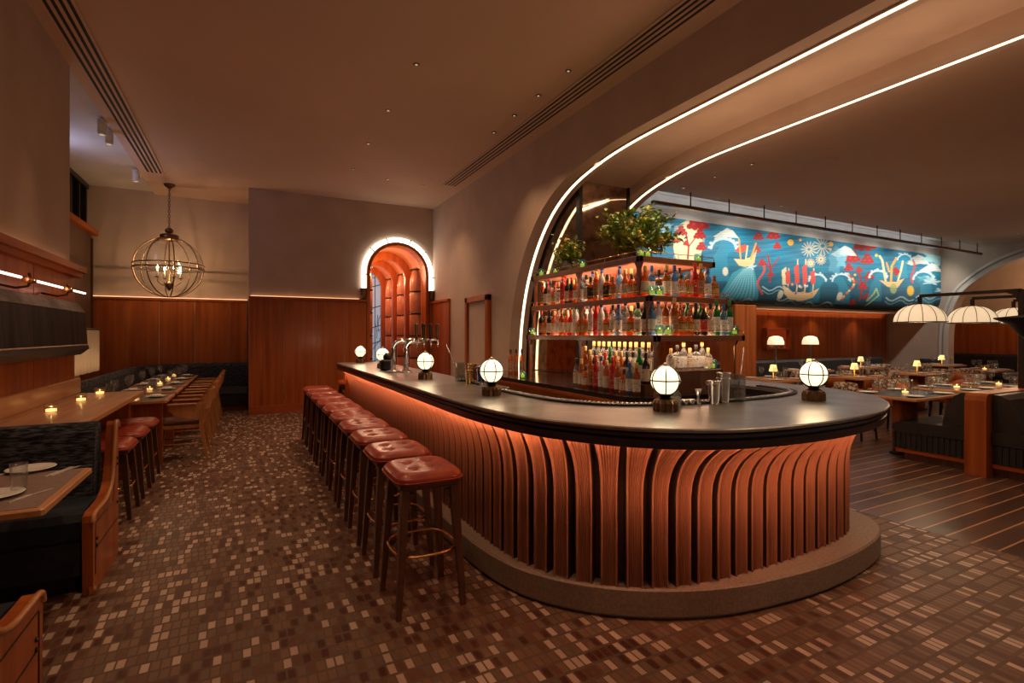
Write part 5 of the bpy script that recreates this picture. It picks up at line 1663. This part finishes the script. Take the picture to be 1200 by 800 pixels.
def dchair():
    t = thing('dining_chair', 'x', 'chair', (0,0,0), 0, 'patterned dining chairs')
    b = MB(); b.lathe([(.20,.40),(.235,.42),(.235,.46),(.20,.48)], seg=20); b.build('seat','upholstery_pattern',t)
    def shellp(r0, r1, z0, z1, mat, nm, a0=-1.9, a1=1.9):
        rings = []
        for i in range(17):
            a = a0+(a1-a0)*i/16; zt = z1 - .10*(abs(a)/1.9)**3
            rings.append([(r0*cos(a),r0*sin(a),z0),(r1*cos(a),r1*sin(a),z0),(r1*1.05*cos(a),r1*1.05*sin(a),zt),(r0*1.05*cos(a),r0*1.05*sin(a),zt)])
        b = MB(); b.loft(rings, True, True, True); b.build(nm, mat, t)
    shellp(.255,.275,.42,.72,'wood_panel','back_shell')
    shellp(.205,.252,.55,.79,'upholstery_pattern','backrest',-1.2,1.2)
    for sx in (-1,1):
        for sy in (-1,1):
            b = MB(); b.bar((sx*.19,sy*.19,0),(sx*.16,sy*.16,.42),.024,.024,.036,.036); b.build('leg','dark_metal',t)
    return t
c0 = dchair(); first = True
def table_lamp_proto():
    t = thing('table_lamp', 'x', 'table lamp', (0,0,0), 0, 'small cream shaded table lamps')
    b = MB(); b.lathe([(.035,0),(.035,.01),(.009,.02),(.009,.14)], seg=12); b.build('stem','brass',t)
    b = MB(); b.lathe([(.068,.125),(.042,.235)], seg=20, caps=False); b.build('lamp_shade','small_shade_glow',t)
    return t
l0 = table_lamp_proto(); lfirst = True
DT = [ # x0,x1,y0,y1,desc, lamp?, chairs [(x,y,rz)]
 (6.88,8.05,3.08,3.85,'at the left black booth',False,[(7.1,4.28,PI/2+.1),(7.85,4.28,PI/2)]),
 (8.45,9.25,3.10,3.85,'under the second dome lamp',False,[(8.85,4.25,PI/2)]),
 (9.55,10.35,3.05,3.75,'under the third dome lamp',False,[(10.2,4.12,PI/2)]),
 (9.25,10.15,4.95,5.65,'mid dining room',True,[(9.40,4.62,-PI/2),(10.6,5.3,0),(9.5,6.05,PI/2)]),
 (11.3,12.2,4.9,5.6,'before the right wall arch',True,[(11.75,4.52,-PI/2),(12.6,5.3,0)]),
 (7.55,8.35,5.30,6.0,'behind the right end of the bar',True,[(8.72,5.65,0)]),
 (6.3,7.1,5.6,6.3,'behind the bottle rack near the pier',True,[(6.7,5.22,-PI/2)]),
 (10.2,11.0,6.4,7.0,'in front of the panelled niche bench',True,[(10.6,6.1,-PI/2)]),
 (12.3,13.1,6.5,7.1,'at the right of the panelled niche',True,[(12.7,6.2,-PI/2),(13.4,6.8,0)]),
 (13.7,14.5,4.7,5.4,'deep by the far right bench',False,[(14.1,4.4,-PI/2),(13.4,5.1,PI)]),
 (15.0,15.8,6.0,6.7,'at the far room corner',True,[(15.4,5.7,-PI/2)]),
]
for ti, (x0,x1,y0,y1,desc,lamp,chs) in enumerate(DT):
    table(x0,x1,y0,y1,.75,'dining table '+desc,'table_inlay_dark' if ti<3 else 'wood_table',grp='dining room tables')
    cx, cy = (x0+x1)/2,(y0+y1)/2
    qn = ['left near','left far','right near','right far']
    for q,(sx,sy) in enumerate(((-1,-1),(-1,1),(1,-1),(1,1))):
        px_, py_ = cx+sx*(x1-x0)*.30, cy+sy*(y1-y0)*.33
        item(PLm,'plate',px_,py_,tz,'white plate, %s setting of the table %s' % (qn[q],desc),'plate','plates in the dining room')
        item(WGm,'wine_glass',px_-sx*.11,py_-sy*.10,tz,'wine glass, %s setting of the table %s' % (qn[q],desc),'wine glass','wine glasses in the dining room')
        if q%2==0 or ti<5: item(TGm,'water_glass',px_-sx*.17,py_-sy*.04+.02,tz,'water glass, %s setting of the table %s' % (qn[q],desc),'glass','water glasses in the dining room')
    if lamp:
        lab = 'small cream shaded lamp on the table '+desc
        if lfirst: l0.location=(cx,cy,tz); l0['label']=lab; lfirst=False
        else: dup(l0,(cx,cy,tz),0,lab)
    else: candle(cx,cy,tz,'tea light on the table '+desc,'dining room tea lights')
    for k,(x,y,rz) in enumerate(chs):
        lab = 'patterned dining chair, %s at the table %s' % (['first','second','third','fourth'][k],desc)
        side = {0:'right',1:'left'}
        dx, dy = x-cx, y-cy
        pos = ('right' if dx>0 else 'left') if abs(dx)>abs(dy) else ('far side, right' if dy>0 and dx>.1 else 'far side, left' if dy>0 and dx<-.1 else 'far side' if dy>0 else 'near side')
        lab = 'patterned chair on the %s of the table %s' % (pos,desc)
        if first: c0.location=(x,y,0); c0.rotation_euler=(0,0,rz); c0['label']=lab; first=False
        else: dup(c0,(x,y,0),rz,lab)
# far banquettes
banq('niche_bench', [(8.7,7.95),(15.7,7.95)], .90, .55, 'black bench along the panelled niche under the mural', mat='leather_black', seatmat='leather_black', side=-1)
banq('alcove_banquette', [(18.85,7.6),(18.85,1.0)], .95, .6, 'black bench inside the alcove beyond the right wall arch', mat='leather_black', seatmat='leather_black', side=-1)
banq('side_bench', [(16.35,7.2),(16.35,6.75)], .85, .55, 'short black bench on the right wall below the mural corner', mat='leather_black', seatmat='leather_black', side=-1)
# dome lamps on dark poles in niche
for i, (x, y, lab) in enumerate(((10.35,7.30,'pale dome lamp on dark pole at the left of the niche'),(11.35,7.15,'pale dome lamp on dark pole at the centre of the niche'))):
    t = thing('pole_lamp', lab, 'floor lamp', (x,y,0), 0, 'dome lamps on poles in the niche')
    b = MB(); b.lathe([(.10,0),(.10,.015),(.02,.03),(.02,1.30)],seg=14); b.build('pole','black_metal',t)
    b = MB(); b.lathe([(.17,1.28),(.165,1.36),(.13,1.44),(.06,1.47),(.001,1.475)],seg=24,caps=False); b.build('lamp_shade','shade_glow',t)
# lit wall shelf in the niche
t = thing('wall_shelf_niche', 'red lit recessed shelf with small vases in the panelled niche', 'wall shelf', (10.6,7.9,1.4))
b = MB(); b.box(10.95,11.75,8.01,8.03,1.18,1.62); b.build('back_panel','red_glow',t,True)
b = MB(); b.rbox(10.9,11.8,7.90,8.03,1.14,1.18,.006); b.rbox(10.9,11.8,7.90,8.03,1.62,1.66,.006); b.rbox(10.9,10.94,7.90,8.03,1.18,1.62,.004); b.rbox(11.76,11.8,7.90,8.03,1.18,1.62,.004); b.build('frame','wood_panel_x',t,True)
for i in range(3):
    b = MB(); b.lathe([(.03,0),(.05,.05),(.045,.12),(.02,.16),(.03,.20)],11.1+.2*i,7.96,1.181,12); o=b.build('vase',['white_ceramic','steel','copper_leather'][i]); tag(o,['white vase','grey metal vase','copper vase'][i]+' on the red lit niche shelf','vase','vases on the niche shelf')
# blue patterned screen at right edge
t = thing('patterned_screen', 'small blue and white patterned panel beyond the lamp post at right', 'decorative panel', (12.5,3.95,0))
b = MB(); b.box(-.4,.4,-.02,.02,.82,1.20); b.build('panel','blue_tile_pattern',t)
b = MB(); b.rbox(-.44,.44,-.03,.03,1.20,1.25,.006); b.rbox(-.44,-.40,-.03,.03,0,1.2,.006); b.rbox(.40,.44,-.03,.03,0,1.2,.006); b.rbox(-.44,.44,-.03,.03,.77,.82,.006); b.build('frame','wood_panel_x',t)
t.location = (10.2,3.0,0); t.location = (11.6, 3.55, 0)

# ================================================================== lights
def spot(x, y, z, p, ang=95, col=WARM, size=.04, blend=.8):
    return light('downlight_or_fill', 'SPOT', (x,y,z-.03), p, col, size, (0,0,0), ang, blend=blend)
for i, (u, v) in enumerate(DL):
    x, y = atz(u, v, CEIL)
    spot(x, y, CEIL, 55 if i < 6 else 45)
spot(-1.15, 3.3, CEIL, 45, 32)
spot(-1.2, 5.6, CEIL, 30, 40)
spot(-1.1, 9.0, CEIL, 30, 60)
for x, y in ((-.1,2.2),(.1,4.0),(.6,1.0),(2.2,.4),(4.4,.6),(.0,6.2),(-.2,8.8),(-.3,-1)):  # unseen fill beams styled as downlights, no fitting modelled
    spot(x, y, CEIL if x < 3.6 else 3.78, 60, 85)
for x in (9.6,11.2,12.8,14.6):
    spot(x, 7.75, 2.09, 7, 120, (1,.55,.28))  # added beams without fittings, to brighten the dark niche
for x, y, z, sx, sy in ((3.36,4.6,1.43,.22,1.9),(3.34,4.6,1.79,.2,1.9),(3.36,4.6,2.17,.2,1.9),(3.85,3.56,1.42,.7,.25),(3.85,3.66,1.79,.7,.2),(3.85,3.80,2.17,.7,.2)):
    light('rack_fill','AREA',(x,y,z), (10 if z < 1.5 else 6) if sy > 1 else (5 if z < 1.5 else 3), (1,.62,.38), sx, (0,0,0), sy=sy)  # added fill under each shelf to brighten the bottles, no lamp there
for x, y in ((5.9,1.2),(6.0,3.2),(7.5,1.6),(7.8,4.6),(9.7,5.3),(11.7,4.2),(14,5),(9.5,2.0),(11,6.0),(6.2,5.4)):
    spot(x, y, 3.73, 45, 110)
# mural wall washers on the rail, aimed at the wall
for k in range(9):
    x = 6.0+1.22*k
    o = light('wall_washer','SPOT',(x,5.90,3.50), 72, (1,.95,.86), .05, None, 120, blend=1)
    d = Vector((0,.85,-.75)); o.rotation_euler = d.to_track_quat('-Z','Y').to_euler()
light('plant_fill','SPOT',(3.4,3.3,3.70), 60, (1,.8,.55), .05, (R(35),0,R(-10)), 60)  # added fill spot to brighten the plants, no lamp there
light('niche_fill','AREA',(12.3,7.9,1.95), 9, (1,.55,.3), 7.5, (PI,0,0), sy=.1)  # added upward fill to brighten the niche soffit, no lamp there
light('cove_wash','AREA',(10.8,6.45,3.75), 22, (.8,.9,1.0), 10.5, (PI,0,0), sy=.2)
# globe lamps cast light
for (x,y),lab in GL: light('globe_bulb','POINT',(x,y,1.37), 3.5, (1,.72,.42), .08)
for x, y in ((8.04,3.56),(9.25,3.45),(10.4,3.38)): light('dome_bulb','POINT',(x,y,1.70), 7, (1,.7,.42), .08)
for k in range(4):
    a = PI/2*k+.5; light('chandelier_bulb','POINT',(CHX+.19*cos(a),CHY+.19*sin(a),CHZ+.05), 5.5, (1,.60,.32), .02)
for y in (11.36,12.47,13.66): light('passage_light','POINT',(AX-.15,y,2.95), 22, (1,.52,.28), .06)
light('halo_wash','POINT',(AX,10.55,3.0), 3, (1,.85,.65), .3)
# arch strips add light on the vault
for x in (3.83,5.0): light('arch_wash','AREA',(x,2.2,3.60), 20, (1,.66,.40), .1, (0,0,0), sy=6.5)
light('vault_wash','AREA',(4.40,2.4,3.05), 13, (1,.58,.34), .4, (PI,0,0), sy=4.5)
# daylight remains at the high window
light('window_dusk','AREA',(-2.60,9.4,3.95), 10, (.55,.6,1.0), 1.6, (0,R(-100),0), sy=.6)
light('curtain_glow','AREA',(-2.12,8.2,1.02), 5, (1,.66,.38), .12, (PI,R(15),0), sy=2.2)
light('alcove_light','POINT',(17.8,5.0,3.0), 40, WARM, .2)
w = bpy.data.worlds.new('world'); SC.world = w; w.use_nodes = True
bg = w.node_tree.nodes['Background']; bg.inputs[0].default_value = (1,.62,.42,1); bg.inputs[1].default_value = .10
